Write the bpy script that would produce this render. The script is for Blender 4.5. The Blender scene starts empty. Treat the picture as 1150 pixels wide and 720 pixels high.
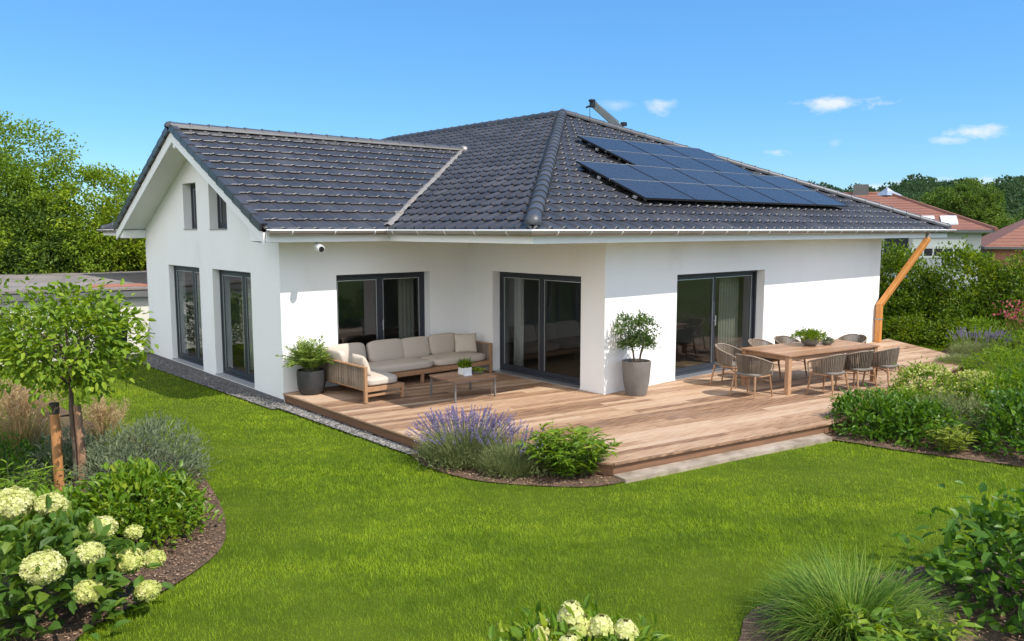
import bpy, bmesh, math, random
import numpy as np
from mathutils import Vector, Matrix

rng = np.random.default_rng(11)
random.seed(11)
R = math.radians
scene = bpy.context.scene
COL = scene.collection
GZ = -0.20                      # lawn level; the deck top and house floor are z = 0

# ------------------------------------------------------------------ mesh builder
class G:
    """collects geometry (numpy) and links it as one mesh object"""
    def __init__(s): s.v = []; s.f = []; s.n = 0
    def add(s, v, f, rnd=0.5, mat=0):
        v = np.asarray(v, float).reshape(-1, 3); f = np.asarray(f, int)
        if len(f) == 0: return
        r = np.broadcast_to(np.asarray(rnd, float), (len(f),))
        m = np.broadcast_to(np.asarray(mat, int), (len(f),))
        s.v.append(v); s.f.append((f + s.n, r, m)); s.n += len(v)
    def box(s, a, b, rnd=0.5, mat=0, M=None):
        x0, y0, z0 = a; x1, y1, z1 = b
        v = np.array([(x0,y0,z0),(x1,y0,z0),(x1,y1,z0),(x0,y1,z0),(x0,y0,z1),(x1,y0,z1),(x1,y1,z1),(x0,y1,z1)], float)
        if M is not None: v = (np.array(M)[:3,:3] @ v.T).T + np.array(M)[:3,3]
        s.add(v, [(0,3,2,1),(4,5,6,7),(0,1,5,4),(1,2,6,5),(2,3,7,6),(3,0,4,7)], rnd, mat)
    def bar(s, p, q, w, h, up=(0,0,1), rnd=0.5, mat=0, taper=1.0):
        p = np.array(p, float); q = np.array(q, float); d = q-p; d /= np.linalg.norm(d)
        up = np.array(up, float); sd = np.cross(d, up)
        if np.linalg.norm(sd) < 1e-5: sd = np.cross(d, (0,1,0))
        sd /= np.linalg.norm(sd); u = np.cross(sd, d)
        v = []
        for c, k in ((p,1.0),(q,taper)):
            for a, b in ((-1,-1),(1,-1),(1,1),(-1,1)): v.append(c + sd*a*w/2*k + u*b*h/2*k)
        s.add(v, [(0,3,2,1)[::-1],(4,5,6,7)[::-1],(0,1,5,4)[::-1],(1,2,6,5)[::-1],(2,3,7,6)[::-1],(3,0,4,7)[::-1]], rnd, mat)
    def tube(s, pts, rad, n=8, rnd=0.5, mat=0, cap=True):
        pts = np.array(pts, float); k = len(pts); rad = np.broadcast_to(np.array(rad, float), (k,))
        t = np.gradient(pts, axis=0); t /= np.linalg.norm(t, axis=1)[:,None] + 1e-12
        ref = np.array((0,0,1.)) if abs(t[0][2]) < .9 else np.array((1.,0,0))
        v = []
        for i in range(k):
            a = np.cross(t[i], ref); a /= np.linalg.norm(a)+1e-12; b = np.cross(t[i], a); ref = -np.cross(t[i], a) if False else ref
            for j in range(n):
                g = 2*math.pi*j/n; v.append(pts[i] + rad[i]*(a*math.cos(g) + b*math.sin(g)))
        f = [(i*n+j, (i+1)*n+j, (i+1)*n+(j+1)%n, i*n+(j+1)%n) for i in range(k-1) for j in range(n)]
        s.add(v, f, rnd, mat)
        if cap:
            for i in (0, k-1):
                c = len(v); base = [i*n+j for j in range(n)]
                s.add(np.vstack([np.array(v)[base], pts[i]]), [((j+1)%n, j, n) if i else (j,(j+1)%n,n) for j in range(n)], rnd, mat)
    def lathe(s, prof, c=(0,0,0), n=28, rnd=0.5, mat=0):
        v = []; k = len(prof)
        for r, z in prof:
            for j in range(n):
                g = 2*math.pi*j/n; v.append((c[0]+r*math.cos(g), c[1]+r*math.sin(g), c[2]+z))
        s.add(v, [(i*n+j, i*n+(j+1)%n, (i+1)*n+(j+1)%n, (i+1)*n+j) for i in range(k-1) for j in range(n)], rnd, mat)
    def pad(s, c, size, k=5.0, n=9, puff=0.0, M=None, rnd=0.5, mat=0):
        """a soft cushion: a rounded box, optionally fuller in the middle"""
        t = np.linspace(-1, 1, n); a, b = np.meshgrid(t, t, indexing='ij'); o = np.ones_like(a)
        for ax in range(3):
            for sg in (-1, 1):
                p = [None]*3; p[ax] = o*sg; p[(ax+1)%3] = a; p[(ax+2)%3] = b
                P = np.stack(p, -1).reshape(-1, 3)
                P = np.tan(P*math.pi/4*.98)
                P = P/ (np.abs(P)**k).sum(1)[:,None]**(1/k)
                P[:,2] *= 1 + puff*(1-np.clip(P[:,0]**2,0,1))*(1-np.clip(P[:,1]**2,0,1)) - puff*.4
                P = P*np.array(size)/2 + np.array(c)
                if M is not None: P = (np.array(M)[:3,:3] @ P.T).T + np.array(M)[:3,3]
                f = [(i*n+j, (i+1)*n+j, (i+1)*n+j+1, i*n+j+1) for i in range(n-1) for j in range(n-1)]
                if sg < 0: f = [q[::-1] for q in f]
                s.add(P, f, rnd, mat)
    def build(s, name, mats, parent=None, smooth=False, world=False, sharp=None, bevel=0, weld=False):
        if not isinstance(mats, (list, tuple)): mats = [mats]
        me = bpy.data.meshes.new(name)
        V = np.vstack(s.v).astype(np.float32)
        if world and parent is not None: V = V - np.array(parent.location, np.float32)
        nl = sum(f.size for f, _, _ in s.f); nf = sum(len(f) for f, _, _ in s.f)
        me.vertices.add(len(V)); me.vertices.foreach_set('co', V.ravel())
        me.loops.add(nl); me.loops.foreach_set('vertex_index', np.concatenate([f.ravel() for f, _, _ in s.f]).astype(np.int32))
        tot = np.concatenate([np.full(len(f), f.shape[1]) for f, _, _ in s.f]).astype(np.int32)
        me.polygons.add(nf); me.polygons.foreach_set('loop_start', np.concatenate([[0], np.cumsum(tot)[:-1]]).astype(np.int32))
        me.polygons.foreach_set('loop_total', tot)
        for m in mats: me.materials.append(m)
        me.polygons.foreach_set('material_index', np.concatenate([m for _, _, m in s.f]).astype(np.int32))
        at = me.attributes.new('rnd', 'FLOAT', 'FACE'); at.data.foreach_set('value', np.concatenate([r for _, r, _ in s.f]).astype(np.float32))
        me.polygons.foreach_set('use_smooth', np.full(nf, bool(smooth)))
        me.update(calc_edges=True); me.validate()
        if weld or sharp is not None:
            b = bmesh.new(); b.from_mesh(me); bmesh.ops.remove_doubles(b, verts=b.verts, dist=1e-5); b.to_mesh(me); b.free()
            if sharp is not None: me.set_sharp_from_angle(angle=R(sharp))
        o = bpy.data.objects.new(name, me); COL.objects.link(o)
        if parent is not None: o.parent = parent
        if bevel:
            md = o.modifiers.new('bevel', 'BEVEL'); md.width = bevel; md.segments = 2; md.limit_method = 'ANGLE'; md.angle_limit = R(50)
        return o

def thing(name, label, cat, loc=(0,0,0), rz=0, group=None):
    o = bpy.data.objects.new(name, None); COL.objects.link(o); o.empty_display_size = .1
    o.location = loc; o.rotation_euler = (0, 0, rz); o['label'] = label; o['category'] = cat
    if group: o['group'] = group
    return o
def tag(o, label, cat, group=None):
    o['label'] = label; o['category'] = cat
    if group: o['group'] = group
    return o
def structure(o): o['kind'] = 'structure'; return o
def stuff(o): o['kind'] = 'stuff'; return o
def copy_tree(o, parent=None):
    c = o.copy(); COL.objects.link(c); c.parent = parent
    for ch in [x for x in bpy.data.objects if x.parent == o]: copy_tree(ch, c)
    return c

# ------------------------------------------------------------------ materials
def nodes(name):
    m = bpy.data.materials.new(name); m.use_nodes = True; nt = m.node_tree
    return m, nt, nt.nodes['Principled BSDF'], nt.nodes['Material Output']
def ramp(nt, cols):
    n = nt.nodes.new('ShaderNodeValToRGB'); e = n.color_ramp.elements
    while len(e) < len(cols): e.new(.5)
    for i, c in enumerate(cols):
        e[i].position = i/(len(cols)-1) if len(cols) > 1 else 0; e[i].color = (*c, 1)
    return n
def coords(nt, scale=(1,1,1), rot=(0,0,0)):
    t = nt.nodes.new('ShaderNodeTexCoord'); m = nt.nodes.new('ShaderNodeMapping')
    m.inputs['Scale'].default_value = scale; m.inputs['Rotation'].default_value = rot
    nt.links.new(t.outputs['Object'], m.inputs['Vector']); return m
def noise(nt, vec, scale, detail=4, rough=.55):
    n = nt.nodes.new('ShaderNodeTexNoise'); n.inputs['Scale'].default_value = scale
    n.inputs['Detail'].default_value = detail; n.inputs['Roughness'].default_value = rough
    if vec is not None: nt.links.new(vec.outputs[0], n.inputs['Vector'])
    return n
def M_(name, cols, rough=.5, metal=0., spec=.5, nscale=6, namt=.5, stretch=(1,1,1), rot=(0,0,0), bump=0, bscale=None, bstretch=None, attr=.5, coat=0, rvar=0, detail=4, bdist=.01):
    """principled material; colour runs along cols by (per-piece random value, noise)"""
    m, nt, p, out = nodes(name); L = nt.links
    c = coords(nt, stretch, rot); n = noise(nt, c, nscale, detail)
    a = nt.nodes.new('ShaderNodeAttribute'); a.attribute_name = 'rnd'
    # fac = .5 + (noise-.5)*namt*2 + (rnd-.5)*attr
    m1 = nt.nodes.new('ShaderNodeMath'); m1.operation = 'MULTIPLY_ADD'; L.new(n.outputs['Fac'], m1.inputs[0]); m1.inputs[1].default_value = namt*2; m1.inputs[2].default_value = .5 - namt - attr*.5
    m2 = nt.nodes.new('ShaderNodeMath'); m2.operation = 'MULTIPLY_ADD'; L.new(a.outputs['Fac'], m2.inputs[0]); m2.inputs[1].default_value = attr; L.new(m1.outputs[0], m2.inputs[2])
    r = ramp(nt, cols if len(cols) > 1 else [cols[0], cols[0]]); L.new(m2.outputs[0], r.inputs['Fac']); L.new(r.outputs['Color'], p.inputs['Base Color'])
    p.inputs['Roughness'].default_value = rough; p.inputs['Metallic'].default_value = metal
    p.inputs['Specular IOR Level'].default_value = spec; p.inputs['Coat Weight'].default_value = coat
    if rvar:
        rr = nt.nodes.new('ShaderNodeMath'); rr.operation = 'MULTIPLY_ADD'; L.new(n.outputs['Fac'], rr.inputs[0]); rr.inputs[1].default_value = rvar; rr.inputs[2].default_value = rough - rvar/2; L.new(rr.outputs[0], p.inputs['Roughness'])
    if bump:
        c2 = coords(nt, bstretch or stretch, rot); n2 = noise(nt, c2, bscale or nscale*4, 5)
        b = nt.nodes.new('ShaderNodeBump'); b.inputs['Strength'].default_value = bump; b.inputs['Distance'].default_value = bdist
        L.new(n2.outputs['Fac'], b.inputs['Height']); L.new(b.outputs['Normal'], p.inputs['Normal'])
    return m
def leafmat(name, cols, rough=.55, trans=.35, spec=.25, tcol=None):
    """leaf: principled plus light shining through; colour by a random value per leaf"""
    m, nt, p, out = nodes(name); L = nt.links
    a = nt.nodes.new('ShaderNodeAttribute'); a.attribute_name = 'rnd'
    r = ramp(nt, cols); L.new(a.outputs['Fac'], r.inputs['Fac']); L.new(r.outputs['Color'], p.inputs['Base Color'])
    p.inputs['Roughness'].default_value = rough; p.inputs['Specular IOR Level'].default_value = spec
    t = nt.nodes.new('ShaderNodeBsdfTranslucent'); hs = nt.nodes.new('ShaderNodeHueSaturation'); hs.inputs['Hue'].default_value = .485; hs.inputs['Saturation'].default_value = 1.1; hs.inputs['Value'].default_value = 1.5
    L.new(r.outputs['Color'], hs.inputs['Color']); L.new(hs.outputs['Color'], t.inputs['Color'])
    mx = nt.nodes.new('ShaderNodeMixShader'); mx.inputs[0].default_value = trans
    L.new(p.outputs[0], mx.inputs[1]); L.new(t.outputs[0], mx.inputs[2]); L.new(mx.outputs[0], out.inputs['Surface'])
    return m
def glassmat(name, tint=(.75,.8,.82), ior=1.5, boost=1.0):
    m, nt, p, out = nodes(name); L = nt.links; nt.nodes.remove(p)
    t = nt.nodes.new('ShaderNodeBsdfTransparent'); t.inputs[0].default_value = (*tint, 1)
    g = nt.nodes.new('ShaderNodeBsdfGlossy'); g.inputs['Roughness'].default_value = .004; g.inputs[0].default_value = (.95,.97,1,1)
    lw = nt.nodes.new('ShaderNodeLayerWeight'); lw.inputs[0].default_value = .5
    pw = nt.nodes.new('ShaderNodeMath'); pw.operation = 'POWER'; pw.inputs[1].default_value = 4.5; L.new(lw.outputs['Facing'], pw.inputs[0])
    ma = nt.nodes.new('ShaderNodeMath'); ma.operation = 'MULTIPLY_ADD'; ma.inputs[1].default_value = .85; ma.inputs[2].default_value = .075; ma.use_clamp = True
    c = coords(nt); n = noise(nt, c, .9, 1); b = nt.nodes.new('ShaderNodeBump'); b.inputs['Strength'].default_value = .03; b.inputs['Distance'].default_value = .02
    L.new(n.outputs['Fac'], b.inputs['Height']); L.new(b.outputs[0], g.inputs['Normal'])
    L.new(pw.outputs[0], ma.inputs[0]); mx = nt.nodes.new('ShaderNodeMixShader'); L.new(ma.outputs[0], mx.inputs[0])
    L.new(t.outputs[0], mx.inputs[1]); L.new(g.outputs[0], mx.inputs[2]); L.new(mx.outputs[0], out.inputs['Surface'])
    return m

MT = {}
MT['plaster'] = M_('white_plaster', [(.70,.69,.665),(.81,.805,.79),(.83,.83,.825),(.85,.85,.845)], .9, spec=.25, nscale=1.1, namt=.75, stretch=(1,1,.45), attr=0, bump=.5, bscale=130, bstretch=(1,1,1), bdist=.004, detail=6)
MT['trim'] = M_('white_painted_wood', [(.76,.76,.74),(.82,.82,.81)], .55, spec=.3, nscale=3, namt=.5, attr=0, bump=.08, bscale=30)
MT['inner'] = M_('inside_plaster', [(.5,.48,.44),(.56,.54,.5)], .9, nscale=2, namt=.3, attr=0)
MT['innerfloor'] = M_('oak_floor', [(.16,.1,.06),(.24,.16,.1)], .5, nscale=3, namt=.5, stretch=(1,8,1), attr=.3)
MT['frame'] = M_('anthracite_frame', [(.018,.023,.032),(.026,.032,.042)], .38, spec=.5, nscale=5, namt=.3, attr=0)
MT['glass'] = glassmat('window_glass', (.58,.62,.62), 1.5, .75)
MT['alu'] = M_('brushed_aluminium', [(.55,.56,.57),(.68,.69,.7)], .38, metal=.9, nscale=12, namt=.4, attr=0)
MT['sill'] = M_('grey_sill', [(.3,.3,.3),(.4,.4,.4)], .5, nscale=8, namt=.4, attr=0)
MT['tile'] = M_('anthracite_roof_tile', [(.025,.0235,.025),(.042,.040,.042),(.072,.069,.071)], .38, spec=.5, nscale=1.3, namt=.38, attr=.5, bump=.25, bscale=45, rvar=.16, bdist=.004)
MT['ridge'] = M_('ridge_tile', [(.036,.038,.046),(.065,.067,.078)], .46, spec=.55, nscale=4, namt=.35, attr=.6, bump=.1, bscale=50, bdist=.004)
MT['zinc'] = M_('zinc_gutter', [(.25,.225,.2),(.36,.33,.3)], .42, metal=.45, nscale=2.5, namt=.5, stretch=(1,1,4), attr=0)
MT['whitemetal'] = M_('white_metal', [(.7,.71,.71),(.78,.79,.79)], .35, nscale=4, namt=.3, attr=0)
MT['flash'] = M_('valley_mortar', [(.08,.077,.075),(.21,.2,.19),(.17,.12,.09)], .8, nscale=5, namt=.7, attr=.3, bump=.4, bscale=40)
MT['pipe'] = M_('orange_brown_timber', [(.42,.16,.035),(.55,.235,.06),(.62,.29,.09)], .5, nscale=2.5, namt=.6, stretch=(4,4,.6), attr=.2, bump=.15, bscale=20)
MT['decking'] = M_('weathered_decking', [(.13,.062,.033),(.31,.178,.098),(.43,.28,.175),(.5,.36,.25)], .68, spec=.3, nscale=2.6, namt=.75, stretch=(1.0,13,1), rot=(0,0,R(10)), attr=.75, bump=.5, bscale=9, bstretch=(1.5,40,1), detail=7, bdist=.004)
def weather(m, scale=.9, amt=.45, knots=True):
    """greyed patches and knots over a timber material's own colour"""
    nt = m.node_tree; L = nt.links; p = nt.nodes['Principled BSDF']; src = p.inputs['Base Color'].links[0].from_socket
    c = coords(nt, (1,2.2,1), (0,0,R(10))); n = noise(nt, c, scale, 6, .65); r = ramp(nt, [(0,0,0),(.15,.15,.15),(1,1,1)]); L.new(n.outputs['Fac'], r.inputs['Fac'])
    f = nt.nodes.new('ShaderNodeMath'); f.operation = 'MULTIPLY'; f.inputs[1].default_value = amt; L.new(r.outputs['Color'], f.inputs[0])
    mx = nt.nodes.new('ShaderNodeMix'); mx.data_type = 'RGBA'; L.new(f.outputs[0], mx.inputs['Factor']); L.new(src, mx.inputs['A']); mx.inputs['B'].default_value = (.33,.275,.225,1); out = mx.outputs['Result']
    if knots:
        c2 = coords(nt, (1.1,5.5,1), (0,0,R(10))); v = nt.nodes.new('ShaderNodeTexVoronoi'); v.inputs['Scale'].default_value = 1.35; L.new(c2.outputs[0], v.inputs['Vector'])
        k = nt.nodes.new('ShaderNodeMapRange'); k.inputs['From Min'].default_value = .03; k.inputs['From Max'].default_value = .13; k.inputs['To Min'].default_value = .72; k.inputs['To Max'].default_value = 0; L.new(v.outputs['Distance'], k.inputs['Value'])
        m2 = nt.nodes.new('ShaderNodeMix'); m2.data_type = 'RGBA'; L.new(k.outputs[0], m2.inputs['Factor']); L.new(out, m2.inputs['A']); m2.inputs['B'].default_value = (.1,.05,.03,1); out = m2.outputs['Result']
    L.new(out, p.inputs['Base Color'])
weather(MT['decking'])
MT['deckedge'] = M_('deck_edge_board', [(.13,.065,.035),(.25,.13,.07)], .75, nscale=2.5, namt=.6, stretch=(1,1,10), attr=.3, bump=.3, bscale=10)
MT['concrete'] = M_('pale_concrete', [(.2,.155,.11),(.38,.31,.24),(.45,.39,.32)], .9, nscale=4, namt=.8, attr=.4, bump=.4, bscale=60)
MT['darkstone'] = M_('grey_plinth', [(.1,.1,.1),(.16,.16,.155)], .85, nscale=4, namt=.5, attr=.3, bump=.3, bscale=50)
MT['pebble'] = M_('pebble', [(.06,.056,.05),(.15,.14,.125),(.3,.28,.255)], .8, nscale=8, namt=.2, attr=1.0)
MT['soil'] = M_('bark_soil', [(.05,.03,.018),(.11,.066,.038),(.18,.112,.068)], .95, nscale=9, namt=.8, attr=0, bump=.9, bscale=45, bdist=.02)
MT['chip'] = M_('bark_chip', [(.08,.042,.024),(.19,.105,.06),(.36,.25,.165)], .9, nscale=8, namt=.2, attr=1.0)
MT['lawn'] = M_('lawn_ground', [(.036,.062,.004),(.066,.098,.006),(.105,.138,.011)], .95, spec=.1, nscale=1.1, namt=.7, attr=0, bump=.6, bscale=70, detail=8, bdist=.02)
MT['meadow'] = M_('meadow_ground', [(.05,.085,.015),(.08,.12,.025),(.1,.13,.03)], .95, spec=.1, nscale=.15, namt=.7, attr=0, detail=8)
MT['forestfloor'] = M_('forest_floor', [(.015,.03,.01),(.03,.05,.015)], .95, nscale=.1, namt=.6, attr=0)
MT['teak'] = M_('teak_wood', [(.2,.1,.05),(.34,.19,.1),(.42,.26,.15)], .5, spec=.4, nscale=4, namt=.5, stretch=(2,14,2), attr=.5, bump=.15, bscale=14)
MT['tablewood'] = M_('table_wood', [(.22,.11,.055),(.36,.2,.11),(.44,.27,.16)], .45, spec=.4, nscale=3.2, namt=.5, stretch=(1.2,14,2), attr=.6, bump=.15, bscale=14)
MT['rope'] = M_('grey_brown_rope', [(.14,.103,.072),(.25,.195,.145),(.36,.295,.23)], .85, nscale=30, namt=.4, attr=.7, bump=.5, bscale=160, bdist=.003)
MT['chairpad'] = M_('taupe_fabric', [(.14,.12,.1),(.19,.165,.14)], .9, nscale=40, namt=.4, attr=.2, bump=.3, bscale=240, bdist=.002)
MT['cushion'] = M_('beige_fabric', [(.44,.375,.31),(.52,.455,.385)], .92, spec=.2, nscale=60, namt=.35, attr=.3, bump=.3, bscale=9, bdist=.02)
MT['pillow'] = M_('sand_fabric', [(.48,.41,.335),(.55,.48,.4)], .92, spec=.2, nscale=50, namt=.35, attr=.3, bump=.3, bscale=12, bdist=.02)
MT['tmetal'] = M_('taupe_metal', [(.16,.145,.13),(.22,.2,.18)], .45, metal=.3, nscale=6, namt=.3, attr=0)
MT['blackpot'] = M_('charcoal_pot', [(.022,.022,.024),(.04,.04,.042)], .5, nscale=6, namt=.5, attr=0, bump=.1, bscale=40)
MT['greypot'] = M_('grey_concrete_pot', [(.1,.09,.08),(.165,.15,.135),(.225,.205,.185)], .8, nscale=3.2, namt=.7, attr=0, bump=.25, bscale=30)
MT['whitepot'] = M_('white_ceramic', [(.66,.65,.62),(.74,.73,.7)], .4, nscale=5, namt=.3, attr=0)
MT['potsoil'] = M_('potting_soil', [(.06,.04,.02),(.2,.13,.06)], .95, nscale=25, namt=.8, attr=0, bump=.6, bscale=60)
MT['bark'] = M_('bark', [(.05,.035,.024),(.12,.085,.06),(.2,.15,.11)], .9, nscale=5, namt=.7, stretch=(6,6,1), attr=.2, bump=.8, bscale=18, bdist=.02)
MT['bark_red'] = M_('peeling_bark', [(.1,.06,.035),(.28,.15,.085),(.4,.25,.16)], .85, nscale=7, namt=.8, stretch=(3,3,1), attr=.2, bump=.7, bscale=16, bdist=.02)
MT['stake'] = M_('stake_timber', [(.3,.125,.04),(.42,.19,.065),(.5,.25,.1)], .6, nscale=3, namt=.6, stretch=(5,5,.8), attr=.2, bump=.2, bscale=14)
MT['darkcap'] = M_('dark_band', [(.03,.022,.016),(.06,.045,.03)], .8, nscale=8, namt=.5, attr=0)
MT['stem'] = M_('green_stem', [(.05,.065,.02),(.1,.11,.04)], .7, nscale=6, namt=.5, attr=.3)
MT['panel'] = M_('solar_glass', [(.021,.021,.027),(.032,.032,.040)], .26, spec=.35, nscale=1.5, namt=.4, attr=.5)
MT['cell'] = M_('solar_grid_line', [(.05,.06,.085),(.06,.075,.1)], .25, nscale=3, namt=.2, attr=0)
MT['pframe'] = M_('black_frame', [(.008,.008,.01),(.014,.014,.017)], .4, nscale=4, namt=.3, attr=0)
MT['palemetal'] = M_('pale_edge_metal', [(.40,.43,.48),(.48,.52,.57)], .4, metal=.6, nscale=4, namt=.3, attr=0)
MT['boom'] = M_('grey_green_boom', [(.07,.085,.09),(.12,.14,.145)], .55, metal=.1, nscale=2, namt=.5, attr=0)
MT['red_roof'] = M_('red_tile_roof', [(.15,.062,.042),(.22,.092,.06),(.27,.125,.085)], .8, nscale=.8, namt=.5, attr=.6, bump=.3, bscale=20)
MT['house_grey'] = M_('grey_render', [(.42,.43,.44),(.5,.51,.52)], .9, nscale=1, namt=.4, attr=0)
MT['garage_wall'] = M_('cream_render', [(.62,.59,.52),(.72,.7,.64)], .9, nscale=.8, namt=.6, attr=0, bump=.2, bscale=40)
MT['garage_roof'] = M_('roofing_felt', [(.12,.105,.095),(.2,.175,.155),(.3,.26,.23)], .9, nscale=.7, namt=.8, attr=.3, bump=.3, bscale=12)
MT['brick'] = M_('red_brick', [(.22,.085,.055),(.32,.13,.085),(.36,.18,.12)], .85, nscale=4, namt=.6, stretch=(1,1,3), attr=.4, bump=.3, bscale=24)
MT['curtain'] = M_('sheer_curtain', [(.62,.6,.55),(.7,.68,.63)], .9, nscale=5, namt=.3, stretch=(8,8,.3), attr=.3)
MT['curtain_tan'] = M_('tan_curtain', [(.36,.34,.27),(.44,.42,.34)], .9, nscale=5, namt=.3, stretch=(8,8,.3), attr=.3)
MT['binmat'] = M_('dark_green_plastic', [(.01,.02,.022),(.02,.035,.036)], .45, nscale=4, namt=.4, attr=0)

LF = {}
LF['tree_a'] = leafmat('leaf_ash', [(0.0754, 0.1344, 0.0155), (0.1616, 0.2566, 0.0281), (0.2693, 0.3788, 0.0421)])
LF['tree_b'] = leafmat('leaf_olive_green', [(0.0823, 0.1404, 0.0123), (0.194, 0.2808, 0.0197), (0.3528, 0.4352, 0.032)])
LF['tree_dark'] = leafmat('leaf_dark_tree', [(0.0432, 0.0864, 0.0182), (0.0864, 0.1512, 0.0264), (0.144, 0.216, 0.0363)])
LF['yellowgreen'] = leafmat('leaf_yellow_green', [(0.075, 0.133, 0.012), (0.15, 0.231, 0.024), (0.255, 0.315, 0.036)], trans=.35)
LF['young'] = leafmat('leaf_young_tree', [(0.0786, 0.1462, 0.011), (0.1571, 0.2558, 0.0198), (0.2806, 0.3563, 0.0297)], trans=.35)
LF['hydleaf'] = leafmat('leaf_hydrangea', [(0.042, 0.0945, 0.0154), (0.0825, 0.162, 0.022), (0.18, 0.243, 0.0275)], rough=.5)
LF['broad'] = leafmat('leaf_bright_shrub', [(0.0624, 0.132, 0.012), (0.1248, 0.2252, 0.018), (0.2704, 0.326, 0.025)], rough=.4)
LF['greygreen'] = leafmat('leaf_grey_green', [(0.1069, 0.144, 0.0795), (0.1781, 0.216, 0.1215), (0.2494, 0.288, 0.159)], rough=.7, trans=.2)
LF['lavleaf'] = leafmat('leaf_lavender', [(0.1008, 0.1404, 0.048), (0.1848, 0.2262, 0.084), (0.2856, 0.312, 0.132)], rough=.7, trans=.2)
LF['lavflower'] = leafmat('flower_lavender', [(0.1346, 0.095, 0.221), (0.2277, 0.1781, 0.323), (0.3726, 0.3325, 0.425)], rough=.8, trans=.25)
LF['deep'] = leafmat('leaf_deep_green', [(0.0367, 0.0928, 0.0119), (0.0734, 0.165, 0.0178), (0.1492, 0.2578, 0.0261)], rough=.4)
LF['mid'] = leafmat('leaf_mid_green', [(0.0672, 0.1396, 0.013), (0.1344, 0.2393, 0.0194), (0.2464, 0.3389, 0.0302)], rough=.45)
LF['hedge'] = leafmat('leaf_hedge', [(0.0412, 0.0905, 0.0098), (0.103, 0.181, 0.0152), (0.2576, 0.3167, 0.0239)], rough=.5)
LF['lime'] = leafmat('leaf_lime', [(.1,.16,.015),(.2,.26,.03),(.32,.34,.05)], trans=.35)
LF['paleyellow'] = leafmat('bract_pale_yellow', [(.3,.36,.06),(.45,.48,.13),(.55,.55,.22)], trans=.3)
LF['beige'] = leafmat('grass_beige', [(0.33, 0.2403, 0.1155), (0.528, 0.3921, 0.2079), (0.66, 0.5313, 0.3119)], rough=.8, trans=.3)
LF['olivegrass'] = leafmat('grass_olive', [(0.12, 0.1265, 0.0315), (0.24, 0.2185, 0.0735), (0.336, 0.2875, 0.1155)], rough=.8, trans=.3)
LF['blade'] = leafmat('grass_clump', rough=.6, spec=.2, trans=.35, cols= [(0.0513, 0.1267, 0.0131), (0.1197, 0.2196, 0.0263), (0.2736, 0.3548, 0.0702)])
LF['red'] = leafmat('flower_red', [(0.26, 0.036, 0.06), (0.455, 0.072, 0.108), (0.65, 0.24, 0.24)], trans=.25)
LF['redleaf'] = leafmat('leaf_dark_red', [(.05,.012,.014),(.1,.02,.024),(.17,.04,.04)])
LF['cream'] = leafmat('floret_cream', [(0.315, 0.38, 0.07), (0.525, 0.54, 0.16), (0.651, 0.62, 0.3)], rough=.7, trans=.3)
LF['white'] = leafmat('floret_white', [(0.388, 0.4365, 0.102), (0.5626, 0.5723, 0.221), (0.679, 0.6596, 0.374)], rough=.7, trans=.3)
LF['pot_light'] = leafmat('leaf_light_fronds', [(0.065, 0.125, 0.02), (0.156, 0.2375, 0.04), (0.286, 0.3625, 0.08)], trans=.35)
LF['pot_ficus'] = leafmat('leaf_ficus', [(0.035, 0.077, 0.0192), (0.077, 0.14, 0.0312), (0.154, 0.224, 0.054)], rough=.4, spec=.35)
LF['lawnblade'] = leafmat('lawn_blade', [(0.0967, 0.1783, 0.005), (0.2202, 0.3377, 0.0077), (0.3873, 0.4975, 0.0166)], rough=.55, trans=.35, spec=.3)
LF['forest'] = leafmat('leaf_forest', [(0.0249, 0.0544, 0.0229), (0.0435, 0.0845, 0.0306), (0.0704, 0.1207, 0.0433)], rough=.7)

# ------------------------------------------------------------------ vegetation generators
def unit(a): return a/(np.linalg.norm(a, axis=-1, keepdims=True)+1e-9)
def add_leaves(g, P, D, L, W, rnd, fold=.25, droop=.15, rich=False, N=None, mat=0):
    """P base points, D directions; a folded leaf at each"""
    n = len(P); D = unit(D); L = np.broadcast_to(L, (n,))[:,None]; W = np.broadcast_to(W, (n,))[:,None]
    if N is None: N = unit(np.array((0,0,1.)) + rng.normal(0, .45, (n,3)))
    S = unit(np.cross(D, N)); U = np.cross(S, D)
    if not rich:
        v = np.stack([P, P+D*L*.45+S*W*.5+U*W*fold, P+D*L-U*L*droop, P+D*L*.45-S*W*.5+U*W*fold], 1)
        f = np.array([(0,1,2),(0,2,3)])
        F = (np.arange(n)[:,None,None]*4 + f).reshape(-1,3)
        g.add(v.reshape(-1,3), F, np.repeat(rnd, 2), mat)
    else:
        v = np.stack([P, P+D*L*.3+S*W*.45+U*W*fold, P+D*L*.68+S*W*.4+U*W*fold-U*L*droop*.4, P+D*L-U*L*droop,
                      P+D*L*.68-S*W*.4+U*W*fold-U*L*droop*.4, P+D*L*.3-S*W*.45+U*W*fold, P+D*L*.3, P+D*L*.68-U*L*droop*.45], 1)
        q = np.array([(6,1,2,7),(5,6,7,4)]); t = np.array([(0,1,6),(0,6,5),(7,2,3),(7,3,4)])
        b = np.arange(n)[:,None,None]*8
        vv = v.reshape(-1,3)
        g.add(vv, (b+t).reshape(-1,3), np.repeat(rnd,4), mat)
        n0 = g.n - len(vv); g.f.append(((b+q).reshape(-1,4)+n0, np.repeat(rnd,2), np.full(2*n, mat)))
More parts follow.
